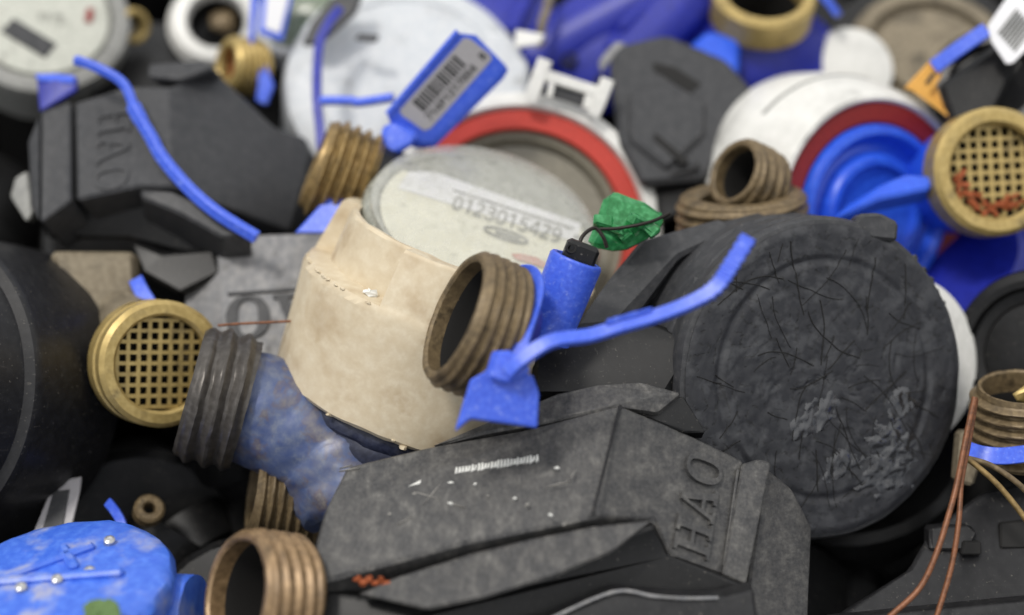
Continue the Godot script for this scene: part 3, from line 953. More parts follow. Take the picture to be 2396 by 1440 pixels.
	for k in [[-62, -44], [86, 4], [104, 130], [16, -20]]:
		part("screw", Shape.new().lathe([Vector2(15, 0), Vector2(13, 14), Vector2(7, 17), Vector2(0, 15)], 16, Transform3D(Basis.from_euler(Vector3(0.3, 0.2, 0)), Vector3(k[0], k[1], 8))), M.steel, disc)
	s = Shape.new()
	s.lathe([Vector2(0, -30), Vector2(150, -30), Vector2(124, 40), Vector2(104, 90), Vector2(100, 185), Vector2(0, 185)], 48, frame(at(290, 1446, 320), way(Vector3(0.95, 0.06, 0.2))))
	s.p.reverse()
	s.warp(dent(6, 80, 8))
	part("pipe", s, M.blue_dirty)
	pipe_end(Transform3D(frame(Vector3.ZERO, way(Vector3(-0.77, 0.2, 0.6))).basis, at(550, 1394, 520)), 158, 126, 150, 36, 8, M.brass_brown, null, "threaded_mouth")
	thing("leaf", "small green mossy scrap lying against the dirty blue pipe", "leaf", 238, 1430, 610, Vector3(0, 0.5, 0.8))
	part("blade", Shape.new().ball(Vector3(46, 34, 8), Transform3D.IDENTITY, 16).warp(dent(16, 25, 3)), M.moss)


func right_side() -> void:
	# sieved brass mouth on a blue body at the right edge
	thing("water_meter", "blue meter with a brass mouth, sieve and orange rusty scraps, right edge", "water meter", 2335, 400, -230, Vector3(0.12, 0.02, 0.99), Vector3(1, 0.03, 0), METERS)
	plain_ring(Transform3D.IDENTITY, 152, 112, 90, M.brass_bright, null, "brass_mouth")
	part("sieve", Shape.new().sieve(113, 26.5, 9, 8, Transform3D(Basis.from_euler(Vector3(0, 0, 0.03)), Vector3(0, 0, -34))), M.brass_bright)
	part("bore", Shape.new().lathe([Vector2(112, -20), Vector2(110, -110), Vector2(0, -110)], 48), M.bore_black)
	for k in 26:
		rng.seed = 50 + k
		var t := -3.1 + k * 0.092
		var rr := rng.randf_range(66, 104)
		part("rusty_scrap", Shape.new().ball(Vector3(rng.randf_range(8, 22), rng.randf_range(3, 8), 4), Transform3D(Basis.from_euler(Vector3(rng.randf_range(-0.5, 0.5), 0, t + rng.randf_range(0.4, 2.6))), Vector3(cos(t) * rr, sin(t) * rr, -26)), 10).warp(dent(7, 12, k)), M.rubber_rust)
	var s := Shape.new()
	s.lathe([Vector2(0, -400), Vector2(130, -400), Vector2(128, -200), Vector2(118, -112), Vector2(0, -112)], 56)
	part("neck", s, M.body_blue)
	s = Shape.new()
	s.lathe([Vector2(0, -260), Vector2(200, -240), Vector2(225, -120), Vector2(225, 40), Vector2(190, 110), Vector2(0, 130)], 64, frame(at(2250, 690, -560), way(Vector3(-0.5, 0.6, 0.5))))
	part("body", s, M.deep_blue)  # same plastic as the blue hinge; the darker colour stands for shade
	# orange tag, strap and label at the top right
	thing("water_meter", "black meter body with a pale edge behind the right sieve mouth", "water meter", 2320, 190, -470, Vector3(-0.3, 0.3, 0.9), Vector3(1, 0, 0), METERS)
	s = Shape.new()
	s.lathe([Vector2(0, -200), Vector2(140, -200), Vector2(150, -180), Vector2(150, -20), Vector2(136, 0), Vector2(100, 0), Vector2(96, -30), Vector2(0, -34)], 64)
	part("housing", s, M.black_smooth)
	part("block", Shape.new().slab(ats([[2200, 200, -380], [2235, 300, -350], [2330, 260, -350], [2396, 120, -380], [2350, 90, -400]]), way(Vector3(0, 0, -90)), 10.0), M.black_plastic)
	thing("seal_tag", "orange seal on a blue strap with a white bar code label, top right", "seal tag", 2200, 180, -390, Vector3(0, 0, 1), Vector3(1, 0, 0), SEALS)
	part("strap", Shape.new().sweep(smooth(ats([[2186, 158, -370], [2240, 118, -350], [2310, 70, -330]]), 5), strap_section(17, 8), way(Vector3(0, 0.3, 1))), M.seal_blue)
	var og := part("orange_tab", Shape.new().slab(ats([[2118, 206, -390], [2150, 214, -385], [2212, 262, -380], [2222, 276, -378], [2206, 250, -378], [2176, 220, -375], [2206, 178, -368], [2200, 150, -368], [2178, 142, -370]]), way(Vector3(0, 0, -16)), 3.0), M.orange)
	part("slot", Shape.new().slab(ats([[2166, 192, -367], [2172, 196, -367], [2190, 172, -366], [2184, 168, -366]]), way(Vector3(0, 0, -8)), 1.0), M.ink, og)
	var lb := part("label", Shape.new().slab(ats([[2312, 60, -320], [2322, 100, -310], [2356, 150, -300], [2372, 148, -300], [2440, 80, -310], [2420, -30, -350], [2360, -10, -345]]), way(Vector3(0, 0, -6)), 2.0), M.white_label)
	for k in 7:
		part("bar", Shape.new().slab(ats([[2336 + k * 6, 76 + k * 7, -312 + k], [2340 + k * 6, 79 + k * 7, -311 + k], [2384 + k * 6, 22 + k * 7, -324 + k], [2380 + k * 6, 20 + k * 7, -324 + k]]), way(Vector3(0, 0, -3)), 0.5), M.ink_grey, lb)
	# right edge, below
	thing("water_meter", "black meter with a curved rim at the right edge beside the big lid", "water meter", 2425, 830, -120, Vector3(-0.5, 0.02, 0.86), Vector3(1, 0, 0), METERS)
	s = Shape.new()
	s.lathe([Vector2(0, -300), Vector2(190, -300), Vector2(200, -280), Vector2(204, -40), Vector2(196, -10), Vector2(176, 0), Vector2(160, -4), Vector2(154, -34), Vector2(130, -40), Vector2(120, -16), Vector2(0, -8)], 80)
	part("lid", s, M.black_plastic)
	thing("water_meter", "meter of which only the pale white rim shows right of the big black lid", "water meter", 2136, 845, -120, Vector3(0.42, 0.05, 0.9), Vector3(1, 0, 0), METERS)
	s = Shape.new()
	s.lathe([Vector2(0, -200), Vector2(178, -200), Vector2(196, -180), Vector2(200, -90), Vector2(194, -80), Vector2(186, -10), Vector2(172, 0), Vector2(0, 0)].map(func(p): return Vector2(p.x * 1.08, p.y)), 96)
	part("rim", s, M.white_plastic)
	thing("brass_coupling", "brass pipe end with deep dark thread at the right edge above copper wires", "pipe fitting", 2392, 905, 60, Vector3(-0.06, 0.93, 0.36))
	pipe_end(Transform3D.IDENTITY, 118, 90, 180, 33, 13, M.brass_dull)
	part("mouth_scrap", Shape.new().ball(Vector3(46, 8, 24), Transform3D(Basis.IDENTITY, Vector3(20, -20, -12)), 12).warp(dent(9, 20, 2)), M.brass_bright)
	thing("blue_strap", "toothed blue band below the dark threaded pipe end at right", "strap", 2340, 1060, 130)
	var band := []
	for p in smooth(ats([[2262, 1052, 100], [2300, 1064, 130], [2350, 1068, 140], [2420, 1060, 130]]), 12):
		band.append(p)
	part("strap", Shape.new().sweep(band, strap_section(20, 5), way(Vector3(0, 0.3, 1))), M.seal_blue)
	thing("brass_nut", "tan brass block just behind the copper wires at right", "nut", 2272, 1110, 0, Vector3(0.2, 0.3, 0.9))
	part("body", Shape.new().slab(ats([[2250, 1010, 10], [2240, 1130, 30], [2280, 1140, 30], [2296, 1090, 10], [2284, 1010, 0]]), way(Vector3(0, 0, -60)), 8.0), M.tan)
	# black cover in the lower right corner
	thing("meter_cover", "black flip cover with square holes in the lower right corner", "meter cover", 2200, 1320, 120, Vector3(0, 0, 1), Vector3(1, 0, 0), "black plastic flip covers")
	var v := ats([[1960, 1436, 200], [2130, 1330, 120], [2180, 1240, 60], [2300, 1150, 20], [2450, 1120, 0], [2450, 1300, 120], [2450, 1460, 240], [1940, 1470, 230]])
	s = Shape.new().slab(v, way(Vector3(10, -60, -120)), 9.0)
	s.warp(dent(4, 100, 3))
	var body := part("body", s, M.black_smooth)
	part("tab", Shape.new().slab(ats([[2176, 1236, 90], [2176, 1290, 110], [2270, 1290, 120], [2290, 1250, 100], [2270, 1228, 90]]), way(Vector3(0, 0, -60)), 7.0), M.black_smooth, body)
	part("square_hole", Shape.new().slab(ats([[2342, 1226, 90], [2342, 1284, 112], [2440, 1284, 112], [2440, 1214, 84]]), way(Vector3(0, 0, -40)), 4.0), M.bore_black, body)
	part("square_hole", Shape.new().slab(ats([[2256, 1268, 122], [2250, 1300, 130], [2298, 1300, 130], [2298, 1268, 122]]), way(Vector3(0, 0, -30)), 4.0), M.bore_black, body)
	part("front_wall", Shape.new().slab(ats([[1940, 1450, 250], [2450, 1400, 260], [2450, 1520, 280], [1900, 1520, 280]]), way(Vector3(0, 0, -60)), 7.0), M.black_smooth, body)
	# wires
	var wires := [
		["copper wire coming down from the lid and curving left to the bottom edge", [[2282, 930, 250], [2264, 1010, 260], [2240, 1130, 280], [2222, 1200, 300], [2190, 1300, 320], [2150, 1380, 330], [2080, 1445, 340]], 7.0],
		["copper wire hanging straight down just right of its twin", [[2284, 935, 235], [2270, 1020, 245], [2250, 1130, 262], [2244, 1220, 290], [2226, 1330, 310], [2190, 1450, 330]], 6.5],
		["thin tan wire arching over the lower right cover to the right edge", [[2258, 1070, 200], [2290, 1094, 210], [2340, 1140, 220], [2400, 1215, 230], [2430, 1270, 230]], 7.0],
		["dark olive wire above the tan wire at the right edge", [[2262, 1072, 180], [2320, 1090, 190], [2380, 1130, 200], [2430, 1180, 200]], 7.0]]
	for k in 4:
		thing("copper_wire" if k < 3 else "dark_wire", wires[k][0], "wire", wires[k][1][2][0], wires[k][1][2][1], wires[k][1][2][2])
		part("strand", Shape.new().sweep(smooth(ats(wires[k][1]), 8), round_section(wires[k][2], 10), way(Vector3(0.3, 0.2, 1))), [M.copper, M.copper, M.brass, M.brass_dull][k])


func centre_meter() -> void:
	var sans := SystemFont.new()
	sans.font_names = PackedStringArray(["Droid Sans"])
	var a := Vector3(0.333, 0.92, 0.2)
	thing("water_meter", "worn blue meter with a beige collar and cream dial with black number wheels", "water meter", 964, 949, -160, a, Vector3(1, -0.36, 0), METERS)
	# collar: cut obliquely at the bottom, its outer wall notched at the upper left
	var s := Shape.new()
	var rim := 400.0
	var seg := 120
	var bottom := func(t: float) -> float: return 8.0 * sin(t * 3.0)
	var notch := func(t: float) -> bool: return t > 3.05 and t < 4.34
	var low := [Vector2(322, 0), Vector2(331, 8), Vector2(343, 200), Vector2(347, 254), Vector2(338, 271)]
	var cut := low + [Vector2(288, 280), Vector2(279, 392), Vector2(273, 400), Vector2(262, 400), Vector2(256, 250)]
	var whole := low + [Vector2(337, 281), Vector2(313, 392), Vector2(306, 400), Vector2(262, 400), Vector2(256, 250)]
	for i in seg:
		var t := TAU * i / seg
		var u := TAU * (i + 1) / seg
		var mid := (t + u) / 2
		s.lathe(cut if notch.call(mid) else whole, 1, Transform3D.IDENTITY, t, u)
		if notch.call(mid) != notch.call(mid + TAU / seg):
			var c := Vector3(cos(u), sin(u), 0)
			for k in cut.size() - 1:
				if cut[k] != whole[k] or cut[k + 1] != whole[k + 1]:
					s.quad(c * cut[k].x + Vector3(0, 0, cut[k].y), c * whole[k].x + Vector3(0, 0, whole[k].y), c * whole[k + 1].x + Vector3(0, 0, whole[k + 1].y), c * cut[k + 1].x + Vector3(0, 0, cut[k + 1].y))
	var wob := dent(4.0, 80.0, 12)
	s.warp(func(v): return wob.call(v))
	var collar := part("collar", s, M.beige, null, 34.0)
	part("chipped_spot", Shape.new().ball(Vector3(15, 9, 9), Transform3D(Basis.IDENTITY, Vector3(cos(4.2) * 308, sin(4.2) * 308, 280)), 12).warp(dent(10, 16, 1)), M.paint_white, collar)
	var chips := Shape.new()
	for k in 26:
		rng.seed = 900 + k
		var t := rng.randf_range(3.1, 5.2)
		chips = Shape.new().ball(Vector3(rng.randf_range(8, 16), rng.randf_range(6, 10), rng.randf_range(4, 7)), Transform3D(Basis.from_euler(Vector3(0, 0, t)), Vector3(cos(t) * 322, sin(t) * 322, rng.randf_range(-2, 8))), 10).warp(dent(5, 12, k))
		if k % 3 == 0:
			part("lime_crust", chips, M.beige, collar)
		else:
			var t3 := rng.randf_range(3.15, 4.3)
			part("chip", Shape.new().ball(Vector3(rng.randf_range(5, 12), 4, 3), Transform3D(Basis.from_euler(Vector3(0, 0, t3 + 1.57)), Vector3(cos(t3) * 341, sin(t3) * 341, 268)), 8).warp(dent(4, 9, k)), M.beige, collar)
	# register: a clear disc tipped towards the viewer
	var ra := way(Vector3(0.228, 0.75, 0.62))
	var x := framex(at(1132, 512, -140), ra, way(Vector3(0.956, -0.29, 0)))
	s = Shape.new()
	s.lathe([Vector2(0, -170), Vector2(276, -170), Vector2(284, -150), Vector2(286, -24), Vector2(278, -8), Vector2(262, 0), Vector2(252, 0), Vector2(246, -10), Vector2(0, -10)], 110, x)
	var reg := part("register", s, M.clear_worn)
	# cream face, wider low than high, with a straight top edge
	var face := []
	for k in 49:
		var t := PI * 0.865 + (TAU - PI * 0.73) * k / 48.0
		face.append(x * Vector3(cos(t) * 243, sin(t) * 243, -4))
	part("dial_face", Shape.new().slab(face, -ra * 5.0, 1.5), M.dial, reg)
	part("dial_band", Shape.new().slab([[-205, 96], [-214, 20], [226, 20], [222, 98], [-150, 128]].map(func(v): return x * Vector3(v[0], v[1], -1)), -ra * 2.0, 0.5), M.white_label, reg)
	var fx := x * Transform3D(Basis.from_euler(Vector3(0, 0, -0.03)), Vector3(52, 26, 1.0))
	part("number_wheels", Shape.new().text("0123015429", 68, 1.4, sans, fx * Transform3D(Basis.from_scale(Vector3(0.72, 1.15, 1)), Vector3.ZERO)), M.ink_grey, reg)
	part("unit", Shape.new().text("m³", 40, 1.4, sans, fx * Transform3D(Basis.IDENTITY, Vector3(184, 16, 0))), M.ink_grey, reg)
	part("counter_line", Shape.new().box(Vector3(300, 6, 1.4), fx * Transform3D(Basis.IDENTITY, Vector3(4, 44, 0)), 0.3), M.ink_grey, reg)
	var oval := Shape.new()
	var ring := []
	for k in 40:
		ring.append(fx * Vector3(10 + cos(TAU * k / 39.0) * 52, -62 + sin(TAU * k / 39.0) * 17, 0))
	oval.sweep(ring, strap_section(3, 1), ra, [], false)
	part("oval_mark", oval, M.ink_grey, reg)
	part("oval_lettering", Shape.new().box(Vector3(58, 9, 1.4), fx * Transform3D(Basis.IDENTITY, Vector3(14, -62, 0)), 0.3), M.ink_grey, reg)
	part("red_pointer", Shape.new().slab([[38, -126], [52, -140], [118, -138], [126, -122], [96, -110], [60, -114]].map(func(v): return fx * Vector3(v[0], v[1], 1)), -ra * 2.0, 0.4), M.ink_red, reg)
	var haze := StandardMaterial3D.new()
	haze.resource_name = "cloudy_cover"
	haze.transparency = BaseMaterial3D.TRANSPARENCY_ALPHA
	haze.albedo_texture = grain([[0.2, Color(0.82, 0.82, 0.79, 0.22)], [0.55, Color(0.8, 0.8, 0.77, 0.42)], [0.78, Color(0.66, 0.66, 0.62, 0.55)], [0.93, Color(0.42, 0.42, 0.38, 0.65)]], 71, 0.009, 6, FastNoiseLite.TYPE_SIMPLEX_SMOOTH, 512, 0.62)
	haze.uv1_triplanar = true
	haze.uv1_scale = Vector3.ONE * 28.0
	haze.roughness = 0.3
	haze.clearcoat_enabled = true
	haze.clearcoat = 1.0
	haze.clearcoat_roughness = 0.12
	part("cloudy_cover", Shape.new().lathe([Vector2(270, 0), Vector2(268, 14), Vector2(256, 25), Vector2(200, 34), Vector2(100, 39), Vector2(0, 40)], 110, x), haze, reg)
	# gasket, blue body and its threaded spigot
	s = Shape.new()
	s.lathe([Vector2(0, -130), Vector2(262, -126), Vector2(292, -100), Vector2(300, -60), Vector2(296, -40), Vector2(306, -30), Vector2(308, -12), Vector2(300, 2), Vector2(0, 2)], 96)
	s.warp(dent(5, 70, 5))
	part("gasket", s, M.navy_grime)
	s = Shape.new()
	s.lathe([Vector2(0, -330), Vector2(150, -300), Vector2(230, -200), Vector2(272, -110), Vector2(280, -60), Vector2(0, -60)], 72)
	s.warp(dent(16, 120, 6))
	part("body", s, M.worn_blue, null, 80.0)
	var out := way(Vector3(-0.95, 0.26, 0.17))
	var px := frame(at(442, 915, 20), out, way(Vector3(0, 1, 0)))
	s = Shape.new()
	var run := smooth(ats([[540, 944, 0], [610, 962, -10], [690, 1000, -20], [770, 1060, -20], [815, 1140, 10], [822, 1230, 50]]), 6)
	var fat := []
	for k in run.size():
		fat.append([1.0, 1.02, 1.07, 1.12, 1.0, 0.8][mini(k / 6, 5)])
	for pass_ in 4:
		for k in range(1, fat.size() - 1):
			fat[k] = (fat[k - 1] + fat[k] + fat[k + 1]) / 3.0
	s.sweep(run, round_section(126, 40), way(Vector3(0, 0, 1)), fat)
	s.warp(dent(12, 90, 9))
	part("pipe", s, M.worn_blue, null, 80.0)
	pipe_end(px, 158, 118, 130, 50, 10, M.grey_metal)
	# brass pipe end before the collar
	thing("brass_coupling", "brown brass pipe end with a dark open bore leaning against the beige collar", "pipe fitting", 1060, 738, 400, Vector3(-0.87, 0.37, 0.33), Vector3(0.4, 0.9, 0))
	pipe_end(Transform3D.IDENTITY, 172, 138, 128, 31, 9, M.brass_dull)
	s = Shape.new().lathe([Vector2(0, -190), Vector2(100, -184), Vector2(112, -160), Vector2(118, -128), Vector2(0, -128)], 56)
	s.p.reverse()
	part("blue_pipe", s, M.deep_blue)


func lid_meter() -> void:
	var a := Vector3(0.34, -0.04, 0.94)
	thing("water_meter", "big black meter whose round lid is covered in wrinkled film", "water meter", 1932, 888, 80, a, Vector3(1, 0, 0), METERS)
	var s := Shape.new()
	s.lathe([Vector2(330, -330), Vector2(390, -318), Vector2(396, -300), Vector2(396, -220), Vector2(390, -212), Vector2(390, -150), Vector2(384, -142), Vector2(384, -84), Vector2(378, -76), Vector2(378, -50), Vector2(382, -40), Vector2(382, -22), Vector2(374, -6), Vector2(358, 0), Vector2(300, 3), Vector2(294, -3), Vector2(288, -3), Vector2(0, -3)], 120)
	s.warp(dent(4.0, 130.0, 14))
	var lid := part("lid", s, M.black_grey)
	# film: a sheet with real wrinkles
	s = Shape.new()
	var cr := FastNoiseLite.new()
	cr.noise_type = FastNoiseLite.TYPE_SIMPLEX_SMOOTH
	cr.fractal_type = FastNoiseLite.FRACTAL_RIDGED
	cr.fractal_octaves = 3
	cr.frequency = 0.009
	cr.domain_warp_enabled = true
	cr.domain_warp_amplitude = 60.0
	cr.domain_warp_frequency = 0.006
	var rows := []
	for j in 61:
		var r := 364.0 * j / 60.0
		var row := PackedVector3Array()
		for i in 145:
			var t := TAU * (i % 144) / 144
			var v := Vector2(cos(t), sin(t)) * r
			var h := cr.get_noise_2d(v.x, v.y)
			var fall := clampf((364.0 - r) / 12.0, 0.0, 1.0)
			var step := 4.0 * smoothstep(292.0, 284.0, r) * smoothstep(268.0, 276.0, r)
			row.append(Vector3(v.x, v.y, 1.0 + fall * (4.0 - 5.0 * maxf(0.0, h - 0.35) - step)))
		rows.append(row)
	for j in 60:
		for i in 144:
			if j == 0:
				s.tri(rows[0][i], rows[1][i], rows[1][i + 1])
			else:
				s.quad(rows[j][i], rows[j + 1][i], rows[j + 1][i + 1], rows[j][i + 1])
	part("film", s, M.film, lid, 60.0)
	# fine dark folds all over the film
	for k in 64:
		rng.seed = 1200 + k
		var rr := sqrt(rng.randf()) * 320.0
		var th := rng.randf() * TAU
		var pos := Vector2(cos(th), sin(th)) * rr
		var head := th + rng.randf_range(-0.9, 0.9) + (PI if rng.randf() < 0.5 else 0.0)
		var bend := rng.randf_range(-0.07, 0.07)
		var fold := []
		for m in rng.randi_range(6, 18):
			if pos.length() > 345.0:
				break
			fold.append(Vector3(pos.x, pos.y, 5.6 - (3.6 if pos.length() > 272.0 and pos.length() < 288.0 else 0.0)))
			head += bend + rng.randf_range(-0.13, 0.13)
			pos += Vector2(cos(head), sin(head)) * 11.0
		if fold.size() > 3:
			part("fold", Shape.new().sweep(smooth(fold, 2), round_section(rng.randf_range(0.6, 1.5), 5), Vector3(0, 0, 1)), M.bore_black, lid)
	# glossy patches added to give the film its bright glints
	for spec in [[1905, 975, 95, 42, 0.5, 5], [2070, 1075, 90, 105, -0.4, 6], [2108, 952, 46, 46, 0.6, 8], [1960, 1085, 60, 30, 0.9, 9]]:
		var fnz := FastNoiseLite.new()
		fnz.seed = spec[5]
		fnz.frequency = 0.022
		s = Shape.new()
		var c0: Vector3 = hit(spec[0], spec[1], Vector3.ZERO, Vector3(0, 0, 1))
		var cell := 5.0
		var hh := func(i: int, j: int) -> Vector3:
			var px2 := i * cell * cos(spec[4]) - j * cell * sin(spec[4])
			var py2 := i * cell * sin(spec[4]) + j * cell * cos(spec[4])
			var e3: float = pow(i * cell / spec[2], 2) + pow(j * cell / spec[3], 2)
			var soft := clampf((fnz.get_noise_2d(i * cell * 0.8, j * cell * 0.8) * 0.9 - e3 + 0.75) * 2.5, 0.0, 1.0)
			return c0 + Vector3(px2, py2, 4.4 + soft * (2.0 + 5.0 * fnz.get_noise_2d(px2 * 1.2, py2 * 1.2 + 300)))
		for i in range(-34, 34):
			for j in range(-34, 34):
				var e2: float = pow(i * cell / spec[2], 2) + pow(j * cell / spec[3], 2)
				if fnz.get_noise_2d(i * cell * 0.8, j * cell * 0.8) * 0.9 > e2 - 0.75:
					s.quad(hh.call(i, j), hh.call(i + 1, j), hh.call(i + 1, j + 1), hh.call(i, j + 1))
		part("glint_patch", s, M.film_gloss, lid, 60.0)
	# body behind the lid
	s = Shape.new()
	s.lathe([Vector2(0, -640), Vector2(330, -640), Vector2(352, -610), Vector2(356, -470), Vector2(350, -440), Vector2(322, -430), Vector2(318, -300), Vector2(0, -300)], 96)
	part("body", s, M.black_plastic)
	# bayonet flange with a gap
	s = Shape.new()
	s.lathe([Vector2(330, -400), Vector2(372, -396), Vector2(380, -380), Vector2(380, -330), Vector2(372, -322), Vector2(330, -318)], 80, Transform3D.IDENTITY, 1.7, 3.5)
	part("flange", s, M.black_grey)
	part("hinge_lug", Shape.new().slab(ats([[2000, 530, 60], [2010, 500, 60], [2060, 498, 50], [2104, 520, 40], [2100, 566, 50], [2040, 560, 60]]), way(Vector3(0, 0, -80)), 8.0), M.black_grey)
	for k in 5:
		rng.seed = 70 + k
		var t := 0.45 + k * 0.09
		part("torn_scrap", Shape.new().ball(Vector3(rng.randf_range(12, 20), rng.randf_range(10, 16), 12), Transform3D(Basis.IDENTITY, Vector3(cos(t) * 380, sin(t) * 380, -40)), 10).warp(dent(9, 12, k)), M.black_grey, lid)
	part("side_block", Shape.new().slab(ats([[1345, 765, 120], [1420, 660, 60], [1500, 560, 0], [1690, 508, -60], [1720, 540, -40], [1590, 600, 30], [1500, 720, 90], [1440, 760, 130]]), way(Vector3(-10, -70, -160)), 10.0), M.black_grey)
	part("lower_wall", Shape.new().slab(ats([[1250, 800, 150], [1240, 930, 200], [1560, 930, 200], [1640, 800, 160], [1500, 740, 110], [1360, 770, 130]]), way(Vector3(20, -30, -200)), 14.0), M.black_plastic)


func front() -> void:
	var serif := SystemFont.new()
	serif.font_names = PackedStringArray(["Droid Serif"])
	serif.font_weight = 700
	thing("meter_cover", "dusty black flip cover with sideways raised letters and white scuffs, in front", "meter cover", 1300, 1180, 420, Vector3(0, 0, 1), Vector3(1, 0, 0), "black plastic flip covers")
	var v := ats([[812, 1090, 330], [758, 1195, 400], [708, 1374, 500], [1090, 1272, 480], [1385, 1210, 460], [1528, 1216, 440], [1562, 1292, 415], [1702, 1354, 350], [1742, 1076, 225], [1600, 1006, 275], [1452, 946, 325], [1230, 1004, 315], [1010, 1042, 310]])
	var pn: Vector3 = (v[7] as Vector3 - v[10]).cross(v[8] as Vector3 - v[10]).normalized()
	for k in [[4, 1385, 1210], [5, 1528, 1216], [6, 1562, 1292], [9, 1600, 1006]]:
		v[k[0]] = hit(k[1], k[2], v[10], pn)
	var s := Shape.new().shell(v, [[0, 1, 2, 3, 4, 10, 11, 12], [10, 4, 5, 6, 7, 8, 9]], way(Vector3(10, -60, -70)), 9.0)
	s.warp(dent(3.5, 140.0, 21))
	var body := part("body", s, M.black_dusty)
	var wing := ats([[1012, 1044, 296], [1140, 1014, 304], [1300, 985, 312], [1450, 950, 318], [1540, 962, 290], [1592, 918, 262], [1500, 893, 256], [1400, 900, 258], [1300, 922, 262], [1160, 980, 276]])
	part("wing", Shape.new().slab(wing, way(Vector3(6, -34, -50)), 6.0).warp(dent(3, 120, 2)), M.black_dusty, body)
	part("wing_shadow", Shape.new().slab(ats([[1490, 935, 262], [1470, 960, 290], [1600, 1012, 285], [1652, 1012, 255], [1600, 928, 240]]), way(Vector3(0, -20, -60)), 4.0), M.black_plastic, body)  # black piece added in place of the shade under the wing
	part("end_bar", Shape.new().slab(ats([[1736, 1086, 245], [1690, 1346, 370], [1746, 1370, 362], [1804, 1082, 232], [1776, 1074, 232]]), way(Vector3(0, -20, -60)), 5.0), M.black_dusty, body)
	part("lip", Shape.new().slab(ats([[836, 1392, 530], [1000, 1428, 570], [1130, 1402, 560], [1300, 1350, 540], [1440, 1290, 510], [1530, 1218, 470], [1385, 1232, 470], [1240, 1262, 480], [1090, 1298, 490], [930, 1350, 510]]), way(Vector3(0, -10, -50)), 7.0).warp(dent(3, 120, 4)), M.black_dusty, body)
	part("under_block", Shape.new().slab(ats([[704, 1380, 470], [720, 1520, 520], [1760, 1520, 400], [1748, 1374, 380], [1566, 1298, 390], [1530, 1230, 410], [1380, 1290, 430], [1200, 1370, 470], [1000, 1420, 500], [840, 1400, 480]]), way(Vector3(0, 20, -160)), 8.0), M.black_plastic, body)
	part("side_plate", Shape.new().slab(ats([[1790, 1092, 225], [1752, 1372, 320], [1756, 1520, 360], [1890, 1520, 280], [1902, 1236, 150], [1856, 1146, 170]]), way(Vector3(-20, -10, -80)), 8.0), M.black_dusty, body)
	# letters: they read downwards, tops to the right
	var n: Vector3 = (v[7] - v[10]).cross(v[8] - v[10]).normalized()
	if n.dot(way(Vector3(0, 0, 1))) < 0:
		n = -n
	var xw: Vector3 = v[8] - v[7]
	part("lettering", Shape.new().text("HAO", 124, 12, serif, framex(hit(1632, 1180, v[10], n) + n * 5.0, n, xw) * Transform3D(Basis.from_scale(Vector3(0.92, 1.12, 1)), Vector3.ZERO)), M.black_dusty, body)
	var lx := framex(hit(1708, 1212, v[10], n) + n * 4.0, n, xw)
	part("raised_line", Shape.new().box(Vector3(252, 7, 9), lx, 1.5), M.black_dusty, body)
	# scuffs of white paint on the top face
	var tn: Vector3 = (v[2] - v[0]).cross(v[10] - v[0]).normalized()
	if tn.dot(way(Vector3(0, 0, 1))) < 0:
		tn = -tn
	var ex: Vector3 = (v[10] - v[0]).normalized()
	ex = (ex - tn * ex.dot(tn)).normalized()
	var ey: Vector3 = tn.cross(ex)
	for k in 26:
		rng.seed = 300 + k
		var f := k / 26.0
		var p0: Vector3 = hit(1066 + f * 196, 1104 - f * 30, v[0], tn) + tn * 4.0
		var h := rng.randf_range(6, 11)
		part("paint_scuff", Shape.new().slab([p0 + ex * -3.0 - ey * h, p0 + ex * rng.randf_range(2, 6) - ey * h * 0.7, p0 + ex * 7.0 + ey * h, p0 + ex * 3.0 + ey * h * 1.1], -tn * 6.0, 0.5), M.paint_white, body)
	var q0: Vector3 = hit(922, 1150, v[0], tn) - tn * 5.0
	part("paint_fleck", Shape.new().slab([q0 + tn * 9, q0 + ex * 64 + ey * 2 + tn * 9, q0 + ex * 70 + ey * 14 + tn * 9, q0 + ex * 30 + ey * 8 + tn * 9], -tn * 8.0, 0.8), M.paint_white, body)
	part("crease", Shape.new().sweep([hit(1452, 950, v[0], tn) + tn * 1.0, hit(1420, 1075, v[0], tn) + tn * 1.0, hit(1387, 1206, v[0], tn) + tn * 1.0], round_section(3.5, 8), tn), M.black_smooth, body)  # dark strip painted along the fold, where both faces shade alike
	for k in 22:
		rng.seed = 410 + k
		var g0: Vector3 = hit(rng.randf_range(800, 1380), rng.randf_range(1090, 1230), v[0], tn) + tn * 3.0
		var dir := ex.rotated(tn, rng.randf_range(-0.9, 0.9))
		var len2 := rng.randf_range(3, 9) if k % 2 else rng.randf_range(14, 46)
		var wid := rng.randf_range(2, 4) if k % 2 else rng.randf_range(0.8, 1.6)
		var crs := tn.cross(dir)
		part("fleck" if k % 2 else "scratch", Shape.new().slab([g0 - dir * len2 - crs * wid * 0.4, g0 - crs * wid, g0 + dir * len2, g0 + crs * wid], -tn * 5.0, 0.2), M.paint_white if k % 4 == 1 else M.dust_grey, body)
	for k in 6:
		rng.seed = 520 + k
		part("rusty_crumb", Shape.new().ball(Vector3(rng.randf_range(7, 14), rng.randf_range(5, 9), 8), Transform3D(Basis.IDENTITY, at(836 + k * 14, 1356 + (k % 2) * 9, 512)), 10).warp(dent(7, 10, k)), M.rubber_rust, body)
	thing("meter_cover", "black cover below the front one, showing only an edge painted bright as if lit", "meter cover", 1550, 1430, 470, Vector3(0, 0, 1), Vector3(1, 0, 0), "black plastic flip covers")
	part("body", Shape.new().slab(ats([[1180, 1480, 540], [1290, 1452, 530], [1436, 1388, 500], [1600, 1402, 490], [1690, 1400, 480], [1764, 1380, 470], [1780, 1500, 500], [1200, 1540, 560]]), way(Vector3(0, 10, -70)), 7.0), M.black_smooth)
